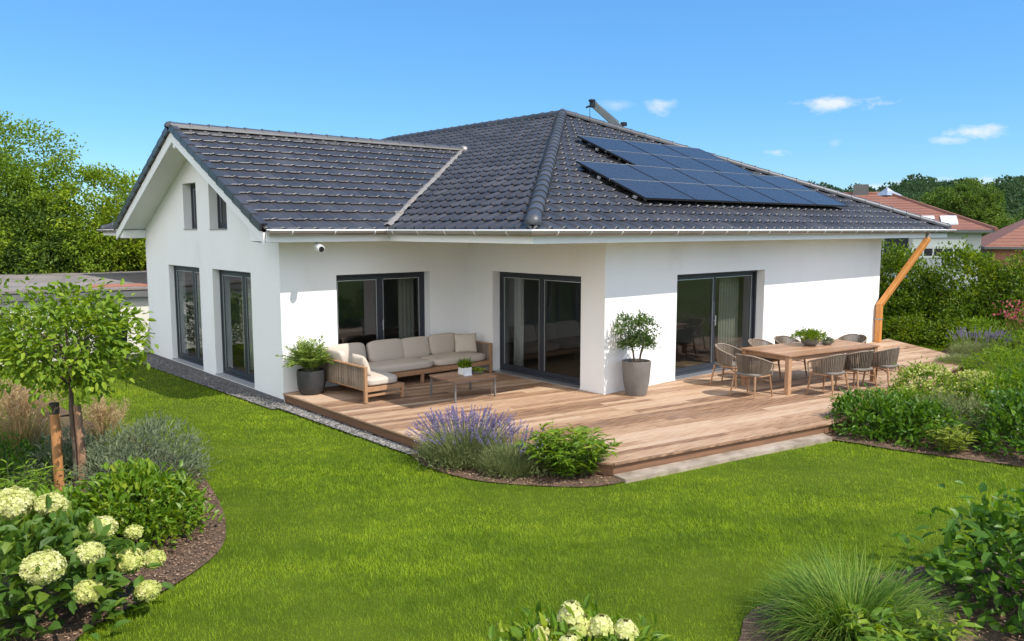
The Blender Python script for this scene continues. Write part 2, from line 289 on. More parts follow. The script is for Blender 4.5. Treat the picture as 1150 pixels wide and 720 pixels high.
def add_blades(g, P, az, lean, L, W, rnd, segs=4, curl=1.2, mat=0):
    """grass blades: curved tapering strips"""
    n = len(P); L = np.broadcast_to(L,(n,)); W = np.broadcast_to(W,(n,)); lean = np.broadcast_to(lean,(n,)); curl = np.broadcast_to(curl,(n,))
    h = np.stack([np.cos(az), np.sin(az), 0*az], 1); s = np.stack([-np.sin(az), np.cos(az), 0*az], 1)
    tw = rng.uniform(-.8,.8,n); s = s*np.cos(tw)[:,None] + h*np.sin(tw)[:,None]
    pts = [P]; ang = lean.copy(); p = P.copy()
    for i in range(segs):
        p = p + (h*np.sin(ang)[:,None] + np.array((0,0,1.))*np.cos(ang)[:,None])*(L/segs)[:,None]; pts.append(p); ang = ang + curl/segs
    v = []
    for i, q in enumerate(pts):
        w = (W*(1-(i/segs)**1.6)*.5 + .0002)[:,None]; v += [q-s*w, q+s*w]
    v = np.stack(v,1); k = 2*(segs+1)
    f = np.array([(2*i,2*i+1,2*i+3,2*i+2) for i in range(segs)])
    g.add(v.reshape(-1,3), (np.arange(n)[:,None,None]*k+f).reshape(-1,4), np.repeat(rnd, segs), mat)
def rdir(n, up=0.0):
    d = unit(rng.normal(0,1,(n,3))); d[:,2] += up; return unit(d)
def lobes(n, seed_=None):
    """smooth bumpy function on directions"""
    k = unit(rng.normal(0,1,(n,3))); a = rng.uniform(.5,1,n)
    return lambda d: 1 + .20*np.sum(a*np.maximum(0, d@k.T)**6, 1) - .10
def bush_foliage(g, c, r, clumps, per, L, W, spread=.14, up=.35, inner=.3, rich=False, hemi=True, mat=0, tone=(0,1), bump=9, droop=.15):
    """leaves gathered in clumps over and inside a bumpy half-ellipsoid"""
    c = np.array(c); r = np.array(r, float)
    d = rdir(clumps, .35 if hemi else .1)
    if hemi: d[:,2] = np.abs(d[:,2])*.98+.02; d = unit(d)
    f = lobes(bump)(d); s = np.where(rng.random(clumps) < inner, rng.uniform(.35,.85,clumps), rng.uniform(.84,1.04,clumps))
    cc = c + d*r*(f*s)[:,None]
    cl_t = rng.random(clumps)
    P = np.repeat(cc, per, 0) + rng.normal(0, spread, (clumps*per,3))*np.mean(r)*np.array((1,1,.7))
    D = unit(np.repeat(d, per, 0)*.8 + rng.normal(0,.6,(len(P),3)) + np.array((0,0,up)))
    t = np.clip(np.repeat(cl_t, per)*.5 + rng.random(len(P))*.5, 0, 1)
    t = tone[0] + t*(tone[1]-tone[0])
    k = P[:,2] > c[2] + .01
    P, D, t = P[k], D[k], t[k]; n = len(P)
    add_leaves(g, P, D, L*rng.uniform(.6,1.25,n), W*rng.uniform(.7,1.2,n), t, rich=rich, mat=mat, droop=droop)
    return cc
def stems(g, base, tips, r0=.012, r1=.004, n=5, sag=.1, mat=0):
    base = np.array(base, float)
    for t in tips:
        t = np.array(t, float); b = base + np.array((*(rng.normal(0,.04,2)),0)); m = (b+t)/2 + np.array((0,0,1))*np.linalg.norm(t-b)*sag
        g.tube([b, b*.3+m*.7, (m+t)/2, t], [r0, r0*.8, (r0+r1)/2, r1], n=n, rnd=rng.random(), cap=False, mat=mat)
def bush(label, loc, r, leaf, L, W, clumps=120, per=14, name='shrub', cat='shrub', group=None, tone=(0,1), up=.35, spread=.14, rich=False, nst=14, bump=9, inner=.3, droop=.15):
    t = thing(name, label, cat, loc, 0, group)
    g = G(); cc = bush_foliage(g, (0,0,.02), r, clumps, per, L, W, tone=tone, up=up, spread=spread, rich=rich, bump=bump, inner=inner, droop=droop)
    g.build('foliage', LF[leaf], t)
    if nst:
        s = G(); stems(s, (0,0,-.02), cc[:nst]*.95, .014, .004); s.build('stem', MT['stem'], t)
    return t
def tree(label, loc, h, cr, crown_z, leaf, L, clumps, per, trunk_r, name='tree', cat='tree', group=None, bark='bark', limbs=9, rich=False, spread=.1, tone=(0,1), inner=.35, up=.1, droop=.2, bump=14, gap=0):
    """tapered trunk, limbs reaching into the crown, leaves clumped at limb ends and over the crown"""
    t = thing(name, label, cat, loc, 0, group)
    s = G(); lean = rng.normal(0,.02,2)*h
    cz = crown_z + cr[2]
    s.tube([(0,0,-.1),(lean[0]*.3,lean[1]*.3,crown_z*.5),(lean[0]*.7,lean[1]*.7,crown_z),(lean[0],lean[1],cz+cr[2]*.5)], [trunk_r*1.25,trunk_r,trunk_r*.8,trunk_r*.2], n=9)
    ends = []
    for i in range(limbs):
        d = rdir(1,.25)[0]; e = np.array((lean[0],lean[1],cz)) + d*np.array(cr)*rng.uniform(.55,.9)
        z0 = rng.uniform(crown_z*.85, cz); b = np.array((lean[0]*.8,lean[1]*.8,z0)); m = b*.45+e*.55+np.array((0,0,.12*cr[2]))
        s.tube([b, m, e], [trunk_r*.42, trunk_r*.25, trunk_r*.07], n=6, rnd=rng.random(), cap=False); ends.append(e)
    s.build('trunk', MT[bark], t, smooth=True)
    g = G(); bush_foliage(g, (lean[0],lean[1],cz), cr, clumps, per, L, L*.55, spread=spread, up=up, inner=inner, hemi=False, tone=tone, rich=rich, bump=bump, droop=droop)
    k = g.v and None
    if crown_z > 0:                                     # lower half of the crown too (hemi=False keeps only z above centre)
        d = rdir(int(clumps*.9), -.3); d[:,2] = -np.abs(d[:,2]); ff = lobes(bump)(d)
        cc = np.array((lean[0],lean[1],cz)) + d*np.array(cr)*(ff*rng.uniform(.55,1.0,len(d)))[:,None]*np.array((1,1,.85))
        P = np.repeat(cc, per, 0) + rng.normal(0, spread, (len(cc)*per,3))*np.mean(cr); D = unit(np.repeat(d,per,0)*.7 + rng.normal(0,.6,(len(P),3)) + np.array((0,0,up)))
        tt = tone[0] + (tone[1]-tone[0])*np.clip(np.repeat(rng.random(len(cc)),per)*.5+rng.random(len(P))*.5,0,1)
        add_leaves(g, P, D, L*rng.uniform(.6,1.25,len(P)), L*.55*rng.uniform(.7,1.2,len(P)), tt, rich=rich, droop=droop)
    g.build('crown', LF[leaf], t)
    return t

# ------------------------------------------------------------------ ground
DECK_L = [(-4.5,4.1),(-4.5,-.5),(-3.25,-3.16),(0.0,-3.73),(0.0,4.1)]
DECK_R = [(0.0,0.0),(0.0,-3.73),(1.0,-3.905),(1.9,-3.95),(9.2,-3.1),(10.4,-2.0),(11.9,0.0)]
BED_L = [(-8.4,10.2),(-7.75,5.5),(-7.4,2.6),(-7.28,1.2),(-7.55,-.45),(-7.83,-1.45),(-8.17,-2.15),(-8.75,-2.65),(-9.3,-2.92),(-9.75,-3.2),(-10.6,-4.4),(-14,-6),(-16,0),(-13,10.2)]
BED_R = [(0.72,-3.80),(0.9,-4.5),(0.95,-5.0),(1.42,-6.6),(2.0,-8.0),(3.0,-10.5),(14.5,-10.5),(14.5,-1.2),(10.6,-1.6),(9.2,-2.9)]
BED_C = [(-4.72,-0.6),(-4.45,-0.4),(-3.1,-3.0),(-3.12,-3.36),(-3.7,-3.28),(-4.25,-2.78),(-4.72,-2.05),(-4.85,-1.2)]
BED_N = [(-6.0,-6.75),(-5.2,-6.5),(-4.2,-6.7),(-3.5,-6.95),(-2.4,-7.4),(-1.2,-8.4),(-1.2,-11),(-7,-11),(-9.2,-7.4),(-8.2,-6.2),(-7.2,-6.05)]
GRAVEL = [(-4.92,3.7),(-4.5,3.7),(-4.5,12.2),(-5.2,12.2)]
GRAVEL2 = [(-4.7,-0.5),(-4.5,-0.5),(-4.5,3.72),(-4.8,3.72)]
KERB = [(-3.25,-3.16),(-3.29,-3.41),(0.8,-4.12),(0.95,-3.88)]
HOUSE = [(-4.6,4.0),(0,4.0),(0,0),(11.3,0),(11.3,23),(0,23),(0,12),(-4.6,12)]
def smooth_poly(P, k=5, keep=()):
    P = [np.array(p) for p in P]; n = len(P); out = []
    for i in range(n):
        a,b,c,d = P[i-1],P[i],P[(i+1)%n],P[(i+2)%n]
        for j in range(k):
            t = j/k; out.append(tuple(.5*((2*b)+(c-a)*t+(2*a-5*b+4*c-d)*t*t+(3*b-a-3*c+d)*t**3)))
    return out
BED_L = smooth_poly(BED_L); BED_C = smooth_poly(BED_C); BED_N = smooth_poly(BED_N)
def inpoly(x, y, poly):
    c = np.zeros(len(x), bool); n = len(poly)
    for i in range(n):
        x0,y0 = poly[i]; x1,y1 = poly[(i+1)%n]
        k = ((y0 > y) != (y1 > y)) & (x < (x1-x0)*(y-y0)/((y1-y0) or 1e-9) + x0); c ^= k
    return c
def smooth(a,b,x): t = np.clip((x-a)/(b-a),0,1); return t*t*(3-2*t)
def tz(x, y):
    """ground level: flat round the house, falling away behind to the left"""
    return GZ - 1.0*smooth(12.6,15.5,np.asarray(y,float))*(1-smooth(-1,3,np.asarray(x,float)))

g = G(); xs = np.concatenate([[-900,-400,-150,-60],np.arange(-30,30.1,1.0),[60,150,400,900]]); ys = np.concatenate([[-900,-300,-60],np.arange(-30,40.1,1.0),[60,150,400,900]])
X, Y = np.meshgrid(xs, ys, indexing='ij'); Z = tz(X,Y) - .03
nx, ny = X.shape
g.add(np.stack([X,Y,Z],-1).reshape(-1,3), [(i*ny+j,(i+1)*ny+j,(i+1)*ny+j+1,i*ny+j+1) for i in range(nx-1) for j in range(ny-1)])
structure(g.build('ground', MT['meadow'], smooth=True))
g = G(); xs = np.arange(-20,20.1,.5); ys = np.arange(-14,13.1,.5); X, Y = np.meshgrid(xs, ys, indexing='ij'); nx, ny = X.shape
Zl = np.full_like(X, GZ) - 0.012 + .012*np.sin(X*1.3+Y*.7)*np.sin(Y*1.1-X*.4)
g.add(np.stack([X,Y,np.where(Y>12.4,tz(X,Y)-.02,Zl)],-1).reshape(-1,3), [(i*ny+j,(i+1)*ny+j,(i+1)*ny+j+1,i*ny+j+1) for i in range(nx-1) for j in range(ny-1)])
structure(g.build('lawn', MT['lawn'], smooth=True))

def sheet(name, poly, z, m, thick=0.0, rnd=.5):
    b = bmesh.new(); vs = [b.verts.new((x,y,z)) for x,y in poly]; f = b.faces.new(vs); b.normal_update()
    if f.normal.z < 0: f.normal_flip()
    if thick:
        e = bmesh.ops.extrude_face_region(b, geom=[f]); bmesh.ops.translate(b, verts=[q for q in e['geom'] if isinstance(q,bmesh.types.BMVert)], vec=(0,0,0))
        bmesh.ops.translate(b, verts=vs, vec=(0,0,-thick))
    bmesh.ops.triangulate(b, faces=[q for q in b.faces if len(q.verts) > 4])
    me = bpy.data.meshes.new(name); b.to_mesh(me); b.free(); me.materials.append(m)
    o = bpy.data.objects.new(name, me); COL.objects.link(o); return structure(o)
for p in (BED_L, BED_R, BED_C, BED_N): sheet('flower_bed', p, GZ+.012, MT['soil'])
sheet('gravel_strip', GRAVEL, GZ+.016, MT['darkstone']); sheet('gravel_strip', GRAVEL2, GZ+.016, MT['darkstone'])
sheet('concrete_kerb', KERB, GZ+.045, MT['concrete'], .14)
def scatter(poly, n):
    p = np.array(poly); lo, hi = p.min(0), p.max(0); out = np.zeros((0,2))
    while len(out) < n:
        q = rng.uniform(lo, hi, (n*3,2)); out = np.vstack([out, q[inpoly(q[:,0],q[:,1],poly)]])
    return out[:n]
# pebbles and bark chips lying loose
def pebbles(name, poly, n, size, m, z, flat=.5):
    q = scatter(poly, n); g = G()
    ico = np.array([(0,0,1),(.9,0,.35),(.28,.85,.35),(-.72,.53,.35),(-.72,-.53,.35),(.28,-.85,.35),(.72,.53,-.35),(-.28,.85,-.35),(-.9,0,-.35),(-.28,-.85,-.35),(.72,-.53,-.35),(0,0,-1)])
    ft = np.array([(0,1,2),(0,2,3),(0,3,4),(0,4,5),(0,5,1),(1,6,2),(2,7,3),(3,8,4),(4,9,5),(5,10,1),(6,7,2),(7,8,3),(8,9,4),(9,10,5),(10,6,1)])
    s = size*rng.uniform(.5,1.4,n); a = rng.uniform(0,6.28,n); st = rng.uniform(.6,1,n)
    v = ico[None]*np.stack([s,s*st,s*flat],1)[:,None]; c, sn = np.cos(a)[:,None], np.sin(a)[:,None]
    v = np.stack([v[...,0]*c-v[...,1]*sn, v[...,0]*sn+v[...,1]*c, v[...,2]],-1) + np.column_stack([q, np.full(n,z)])[:,None]
    g.add(v.reshape(-1,3), (np.arange(n)[:,None,None]*12+ft).reshape(-1,3), np.repeat(rng.random(n),15))
    return stuff(g.build(name, m))
pebbles('gravel', GRAVEL, 3800, .017, MT['pebble'], GZ+.022)
pebbles('gravel', GRAVEL2, 2200, .022, MT['pebble'], GZ+.022)
def chips(poly, n, clip=None):
    q = scatter(poly, n); g = G(); a = rng.uniform(0,6.28,n); s = rng.uniform(.014,.04,n)
    P = np.column_stack([q, np.full(n, GZ+.02)+rng.uniform(0,.015,n)]); D = np.stack([np.cos(a),np.sin(a),rng.uniform(-.15,.25,n)],1)
    add_leaves(g, P, D, s, s*.5, rng.random(n), fold=.1, droop=0)
    return stuff(g.build('bark_mulch', MT['chip']))
chips([(-7.28,1.2),(-7.55,-.45),(-7.83,-1.45),(-8.17,-2.15),(-8.75,-2.65),(-9.3,-2.92),(-9.9,-3.3),(-10.3,-3),(-9,-1),(-8.2,1.2)], 9000)
chips([(0.9,-4.5),(0.95,-5.0),(1.42,-6.6),(2.2,-8),(3,-7.5),(2,-4.4)], 3500)
chips(BED_C, 2500); chips([(-5.2,-6.5),(-4.2,-6.7),(-3.5,-6.95),(-2.4,-7.4),(-1.8,-8.2),(-5,-8.4)], 3500)

# the lawn's grass, denser towards the viewer
CAM = np.array((-11.161, -10.182, 3.1))
def lawn_grass(total, rmin=4.5, rk=9., rmax=32.):
    # radial density: constant to rk, then falling with the square
    A1 = (rk**2-rmin**2)/2; A2 = rk**2*math.log(rmax/rk)
    u = rng.random(total); r = np.where(u < A1/(A1+A2), np.sqrt(rmin**2+2*u*(A1+A2)), rk*np.exp((u*(A1+A2)-A1)/rk**2))
    hd = math.atan2(.754,.657); th = hd + rng.uniform(-R(41),R(41),total)
    x = CAM[0]+r*np.cos(th); y = CAM[1]+r*np.sin(th)
    k = (y < 12.6) & (x < 14.3)
    for p in (BED_L,BED_R,BED_C,BED_N,GRAVEL,GRAVEL2,KERB,HOUSE,DECK_L,DECK_R): 
        jx, jy = x+rng.normal(0,.025,len(x)), y+rng.normal(0,.025,len(x)); k &= ~inpoly(jx,jy,p)
    x, y, r = x[k], y[k], r[k]; n = len(x)
    big = .5+.25*np.sin(x*.9+1.3*np.sin(y*.6))*np.sin(y*.75+x*.2)+.16*np.sin(x*3.1+y*1.7+2*np.sin(y*2.2))*np.sin(y*3.7-x*1.2)
    tx, ty = np.floor(x/.11+.6*np.sin(y*9)), np.floor(y/.11+.6*np.sin(x*8)); tuft = np.abs(np.sin(tx*12.9898+ty*78.233)*43758.5453) % 1.0
    c7 = (x*.62+y*.78); mow = .5+.5*np.tanh(3*np.sin(c7*2*math.pi/1.1+.35*np.sin(x*.8)))
    mid = np.sin(x*7.3+1.7*np.sin(y*5.1))*np.sin(y*6.9-x*2.3+1.3*np.sin(x*3.9))
    big = np.clip(big + .20*(mow-.5) + .16*mid, 0, 1)
    def vnoise(a, b, seed):
        def hsh(i, j): return np.abs(np.sin(i*127.1+j*311.7+seed*74.7)*43758.5453) % 1.0
        i, j = np.floor(a), np.floor(b); u, v = a-i, b-j; u = u*u*(3-2*u); v = v*v*(3-2*v)
        return (hsh(i,j)*(1-u)+hsh(i+1,j)*u)*(1-v)+(hsh(i,j+1)*(1-u)+hsh(i+1,j+1)*u)*v
    e1, e2 = x*.80-y*.60, x*.60+y*.80                     # streaks left by mower and feet
    st = .6*vnoise(e1*.55+.4*vnoise(e1,e2,5),e2*2.1,1)+.4*vnoise(e1*1.6,e2*5.2,2); patch = .6*vnoise(x*.8,y*.8,3)+.4*vnoise(x*2.7,y*2.7,4); fine = vnoise(x*11,y*11,6)
    big = np.clip(.5+1.35*(st-.5)+.75*(patch-.5), 0, 1)
    rnd = np.clip(.06+big*.62+(fine-.5)*.42+(tuft-.5)*.22+(rng.random(n)-.5)*.42+.10, 0, 1)
    w = .0038*np.maximum(1, r/9); h = rng.uniform(.016,.036,n)*(.95+.5*(1-big)+.35*tuft)
    a = rng.uniform(0,6.28,n); ln = rng.uniform(.2,1.25,n)
    P = np.stack([x,y,np.full(n,GZ-.018)],1); H = np.stack([np.cos(a),np.sin(a),0*a],1); S = np.stack([-np.sin(a),np.cos(a),0*a],1)
    tip = P + H*(h*np.sin(ln)*1.2)[:,None] + np.array((0,0,1.))*(h*np.cos(ln)+.01)[:,None]
    v = np.stack([P-S*w[:,None]*.5, P+S*w[:,None]*.5, tip],1)
    g = G(); g.add(v.reshape(-1,3), np.arange(3*n).reshape(-1,3), rnd); return stuff(g.build('lawn_grass', LF['lawnblade']))
lawn_grass(1150000)
# ------------------------------------------------------------------ the house
house = thing('house', 'white rendered bungalow with dark tiled hip roof and gabled wing', 'house', (3.0, 6.0, 0.0))
TH = .38; REV = .25
def wall(ax, c, out, u0, u1, z0, z1, holes, clip=None, name='wall'):
    """a wall in the plane coord[ax]=c, its outside towards out*axis; real openings with reveals"""
    us = sorted({u0,u1,*[h[0] for h in holes],*[h[1] for h in holes]}); zs = sorted({z0,z1,*[h[2] for h in holes],*[h[3] for h in holes]})
    V = lambda u,z,d: (c-out*d,u,z) if ax == 0 else (u,c-out*d,z)
    b = bmesh.new()
    def quad(p):
        f = b.faces.new([b.verts.new(q) for q in p]); return f
    for i in range(len(us)-1):
        for j in range(len(zs)-1):
            um, zm = (us[i]+us[i+1])/2, (zs[j]+zs[j+1])/2
            if any(h[0]<um<h[1] and h[2]<zm<h[3] for h in holes): continue
            for d in (0, TH): quad([V(us[i],zs[j],d),V(us[i+1],zs[j],d),V(us[i+1],zs[j+1],d),V(us[i],zs[j+1],d)])
    for h in holes:
        a0,a1,b0,b1 = h[:4]
        for p,q in (((a0,b0),(a1,b0)),((a1,b0),(a1,b1)),((a1,b1),(a0,b1)),((a0,b1),(a0,b0))):
            quad([V(*p,0),V(*q,0),V(*q,TH),V(*p,TH)])
    if clip:
        for co, no in clip: bmesh.ops.bisect_plane(b, geom=b.verts[:]+b.edges[:]+b.faces[:], plane_co=co, plane_no=no, clear_outer=True)
    bmesh.ops.remove_doubles(b, verts=b.verts, dist=1e-4); bmesh.ops.recalc_face_normals(b, faces=b.faces)
    bmesh.ops.translate(b, verts=b.verts, vec=-house.location)
    me = bpy.data.meshes.new(name); b.to_mesh(me); b.free(); me.materials.append(MT['plaster'])
    o = bpy.data.objects.new(name, me); COL.objects.link(o); o.parent = house; return o
ZS = 2.90                                             # soffit level
D_S = (2.16, 5.40, 0.02, 2.18); D_W = (0.62, 3.28, 0.02, 2.20); D_F = (-3.32, -1.08, 0.02, 2.20)
G_D1 = (8.22, 10.27, -0.08, 2.24); G_D2 = (5.42, 7.45, -0.08, 2.24); G_W1 = (8.23, 9.06, 3.09, 4.14); G_W2 = (6.52, 7.48, 3.09, 4.14)
RY, RZ, EYS, EYN, EZ = 7.88, 5.26, 3.42, 12.34, 3.10     # wing: ridge y/z, eaves y, eave z
WT = (RZ-EZ)/(RY-EYS)
wall(1, 0, -1, 0, 11.2, -.3, 3.0, [D_S])
wall(0, 0, -1, .0, 4.1, -.3, 3.0, [D_W])
wall(1, 4.1, -1, -4.5, 0, -.3, 3.0, [D_F])
dz = .17
wall(0, -4.5, -1, 4.1, 11.9, -.3, 5.3, [G_D1,G_D2,G_W1,G_W2], clip=[((-4.5,RY,RZ-dz),(0,-WT,1)),((-4.5,RY,RZ-dz),(0,WT,1))])
wall(1, 11.9, 1, -4.5, 0, -1.3, 3.0, []); wall(0, 0, -1, 11.9, 22.7, -1.3, 3.0, []); wall(0, 11.2, 1, 0, 22.7, -.3, 3.0, []); wall(1, 22.7, 1, 0, 11.2, -.3, 3.0, [])
# dark plinth along the foot of the gable wall
g = G(); g.box((-4.53,4.1,-.3),(-4.502,8.2,-.13)); g.box((-4.53,8.2,-.3),(-4.502,11.9,-.13)); g.build('plinth', MT['darkstone'], house, world=True)
# inside: floor, ceiling, partitions
g = G(); g.box((-4.1,4.5,-.1),(-.02,11.5,.008)); g.box((.02,.37,-.1),(10.8,14,.008)); g.box((-.02,4.5,-.1),(.02,11.5,.008)); g.build('interior_floor', MT['innerfloor'], house, world=True)
g = G(); g.box((-4.1,4.5,2.62),(0.3,11.5,2.7)); g.box((.38,.4,2.62),(10.8,14,2.7)); g.build('ceiling', MT['inner'], house, world=True)
g = G(); g.box((3.2,6.2,.01),(10.8,6.32,2.62)); g.box((-4.1,11.3,.01),(3,11.42,2.62)); g.box((3.2,6.32,.01),(3.32,11.3,2.62)); g.box((6.8,.4,.01),(6.92,6.2,2.62))
g.build('partition', MT['inner'], house, world=True)

def opening(ax, c, out, h, panes, name, slide=False, sillm='sill', handle=None, REV=.2):
    """frame set back in the wall's opening; panes = list of (u0,u1) sashes"""
    u0,u1,z0,z1 = h
    V = lambda u,z,d: (c-out*d,u,z) if ax == 0 else (u,c-out*d,z)
    def bx(g, ua, ub, za, zb, d0, d1):
        a, b = V(ua,za,d0), V(ub,zb,d1); g.box(np.minimum(a,b), np.maximum(a,b))
    g = G(); F = .055
    bx(g,u0,u1,z1-F,z1,REV,REV+.09); bx(g,u0,u1,z0,z0+F,REV,REV+.09); bx(g,u0,u0+F,z0+F,z1-F,REV,REV+.09); bx(g,u1-F,u1,z0+F,z1-F,REV,REV+.09)
    fr = g.build(name, MT['frame'], house, world=True, bevel=.004)
    P0 = np.array(house.location)
    def sub(g, nm, m, bev=0):
        o = g.build(nm, m, None, bevel=bev); me = o.data; me.transform(Matrix.Translation(-house.location)); o.parent = fr; return o
    for i, (a,b) in enumerate(panes):
        d = REV+.012 + (.035 if slide and i%2 else 0); S = .075
        a += F if i == 0 else 0; b -= F if i == len(panes)-1 else 0
        g = G(); bx(g,a,b,z1-F-S,z1-F-.004,d,d+.05); bx(g,a,b,z0+F+.004,z0+F+S+.02,d,d+.05); bx(g,a,a+S,z0+F+S+.02,z1-F-S,d,d+.05); bx(g,b-S,b,z0+F+S+.02,z1-F-S,d,d+.05)
        sub(g, 'sash', MT['frame'], .004)
        g = G(); q = [V(a+S,z0+F+S+.02,d+.025),V(b-S,z0+F+S+.02,d+.025),V(b-S,z1-F-S,d+.025),V(a+S,z1-F-S,d+.025)]; g.add(q,[(0,1,2,3)]); sub(g,'pane',MT['glass'])
        g = G(); t_ = .012
        for ua,ub,za,zb in ((a+S,b-S,z1-F-S-t_,z1-F-S),(a+S,a+S+t_,z0+F+S+.02,z1-F-S-t_),(b-S-t_,b-S,z0+F+S+.02,z1-F-S-t_)): bx(g,ua,ub,za,zb,d+.004,d+.02)
        sub(g,'glazing_bead',MT['alu'])
    if handle is not None:
        g = G(); bx(g,handle-.012,handle+.012,1.0,1.22,REV-.045,REV-.02); bx(g,handle-.01,handle+.01,1.1,1.13,REV-.02,REV+.013); sub(g,'handle',MT['alu'],.003)
    g = G(); bx(g,u0+.003,u1-.003,z0+.002 if z0 > 1 else z0-.02,z0+.022 if z0 > 1 else z0+.006,-.03,REV-.004); sub(g,'sill',MT[sillm],.004)
    return fr
m_ = (D_S[0]+D_S[1])/2-.02
opening(1,0,-1,D_S,[(D_S[0],m_+.04),(m_-.04,D_S[1])],'sliding_door',True,'alu',handle=m_)
m_ = (D_W[0]+D_W[1])/2
opening(0,0,-1,D_W,[(D_W[0],m_),(m_,D_W[1])],'patio_door',False,'alu',handle=D_W[0]+.1)
m_ = (D_F[0]+D_F[1])/2
opening(1,4.1,-1,D_F,[(D_F[0],m_),(m_,D_F[1])],'patio_door',False,'alu',handle=m_+.04)
opening(0,-4.5,-1,G_D1,[(G_D1[0],G_D1[0]+.75),(G_D1[0]+.75,G_D1[1])],'patio_door',REV=.12)
opening(0,-4.5,-1,G_D2,[(G_D2[0],G_D2[0]+.75),(G_D2[0]+.75,G_D2[1])],'patio_door',REV=.15)
opening(0,-4.5,-1,G_W1,[(G_W1[0],G_W1[1])],'window',REV=.18); opening(0,-4.5,-1,G_W2,[(G_W2[0],G_W2[1])],'window',REV=.18)

# ---- roof: each slope is a field of profiled tiles cut to its outline
TW, TL = .315, .385
def slope(name, poly, mat='tile', roll=.034, off=0.0):
    """poly: 3-D corners, the first two along the eave (left to right seen from outside)"""
    p = [Vector(q) for q in poly]; U = (p[1]-p[0]).normalized(); N = None
    for q in p[2:]:
        n = U.cross(q-p[0])
        if n.length > 1e-3: N = n.normalized(); break
    if N.z < 0: N = -N
    V = N.cross(U); 
    uv = [((q-p[0]).dot(U), (q-p[0]).dot(V)) for q in p]
    u0, u1 = min(a for a,_ in uv)-TW, max(a for a,_ in uv)+TW; v1 = max(b for _,b in uv)+TL
    nu = int((u1-u0)/TW)+1; nv = int(v1/TL)+1; K = 11
    fr = np.arange(K)/K
    prof = np.where(fr<.36, roll*np.sin(np.pi*fr/.36)**.8, 0.0) + np.where(fr>=.36, .008*((fr-.36)/.64)**2, 0)
    uu = (u0 + TW*(np.arange(nu)[:,None] + fr[None])).ravel(); hh = np.tile(prof, nu)
    jit = rng.normal(0,.0010,(nv,nu))
    g = G(); NN = len(uu)
    for i in range(nv):
        va, vb = i*TL-.035, (i+1)*TL-.035
        j_ = np.repeat(jit[i],K)
        rows = [(va+.045, -.012+hh*.6, 0), (va, .017+hh+j_, 0), (va+.003, .024+hh+j_, 0), (va+.017, .0345+hh+j_, 0), (va+TL*.5, .017+hh+j_*.5, 0), (vb+.045, -.004+hh*.96, 0)]
        vv = np.concatenate([np.stack([uu, np.full(NN,v), h+off],1) for v,h,_ in rows])
        f = [(r*NN+k, r*NN+k+1, (r+1)*NN+k+1, (r+1)*NN+k) for r in range(len(rows)-1) for k in range(NN-1)]
        tr = rng.random(nu+1)
        rd = [tr[k//K] for r in range(len(rows)-1) for k in range(NN-1)]
        g.add(vv, f, rd)
    # cut out in the plane, then stand it up
    o = g.build(name, MT[mat]); b = bmesh.new(); b.from_mesh(o.data)
    bmesh.ops.remove_doubles(b, verts=b.verts, dist=1e-5)
    cx = sum(a for a,_ in uv)/len(uv); cy = sum(b_ for _,b_ in uv)/len(uv)
    for i in range(1, len(uv)):
        a, c = Vector((*uv[i],0)), Vector((*uv[(i+1)%len(uv)],0)); d = (c-a)
        no = Vector((d.y,-d.x,0))
        if no.dot(Vector((cx,cy,0))-a) > 0: no = -no
        bmesh.ops.bisect_plane(b, geom=b.verts[:]+b.edges[:]+b.faces[:], plane_co=a, plane_no=no, clear_outer=True)
    M = Matrix((U,V,N)).transposed().to_4x4(); M.translation = p[0]
    bmesh.ops.transform(b, matrix=M, verts=b.verts); bmesh.ops.translate(b, verts=b.verts, vec=-house.location)
    b.to_mesh(o.data); b.free(); o.data.polygons.foreach_set('use_smooth', np.full(len(o.data.polygons), True)); o.data.set_sharp_from_angle(angle=R(38))
    o.parent = house; return o
AP = (5.5,6.75,6.36); AN = (5.5,16.0,6.36); WX, EX, SY, NY = -2.52, 13.6, -.75, 23.5; JX = 2.77; VX = -5.1
r_s = slope('roof_slope', [(WX,SY,EZ),(EX,SY,EZ),AP])
r_w = slope('roof_slope', [(WX,EYS,EZ),(WX,SY,EZ),AP,(5.5,RY,6.36),(JX,RY,RZ)])
r_w2 = slope('roof_slope', [(WX,NY,EZ),(WX,EYN,EZ),(JX,RY,RZ),(5.5,RY,6.36),AN])
r_e = slope('roof_slope', [(EX,SY,EZ),(EX,NY,EZ),AN,AP])
r_n = slope('roof_slope', [(EX,NY,EZ),(WX,NY,EZ),AN])
w_s = slope('roof_slope', [(VX,EYS,EZ),(WX,EYS,EZ),(JX,RY,RZ),(VX,RY,RZ)], roll=.021)
w_n = slope('roof_slope', [(WX,EYN,EZ),(VX,EYN,EZ),(VX,RY,RZ),(JX,RY,RZ)])
def sub_of(part, g, nm, m, bevel=0, smooth=False, sharp=None):
    o = g.build(nm, m, None, smooth=smooth, bevel=bevel, sharp=sharp); o.data.transform(Matrix.Translation(-house.location)); o.parent = part; return o
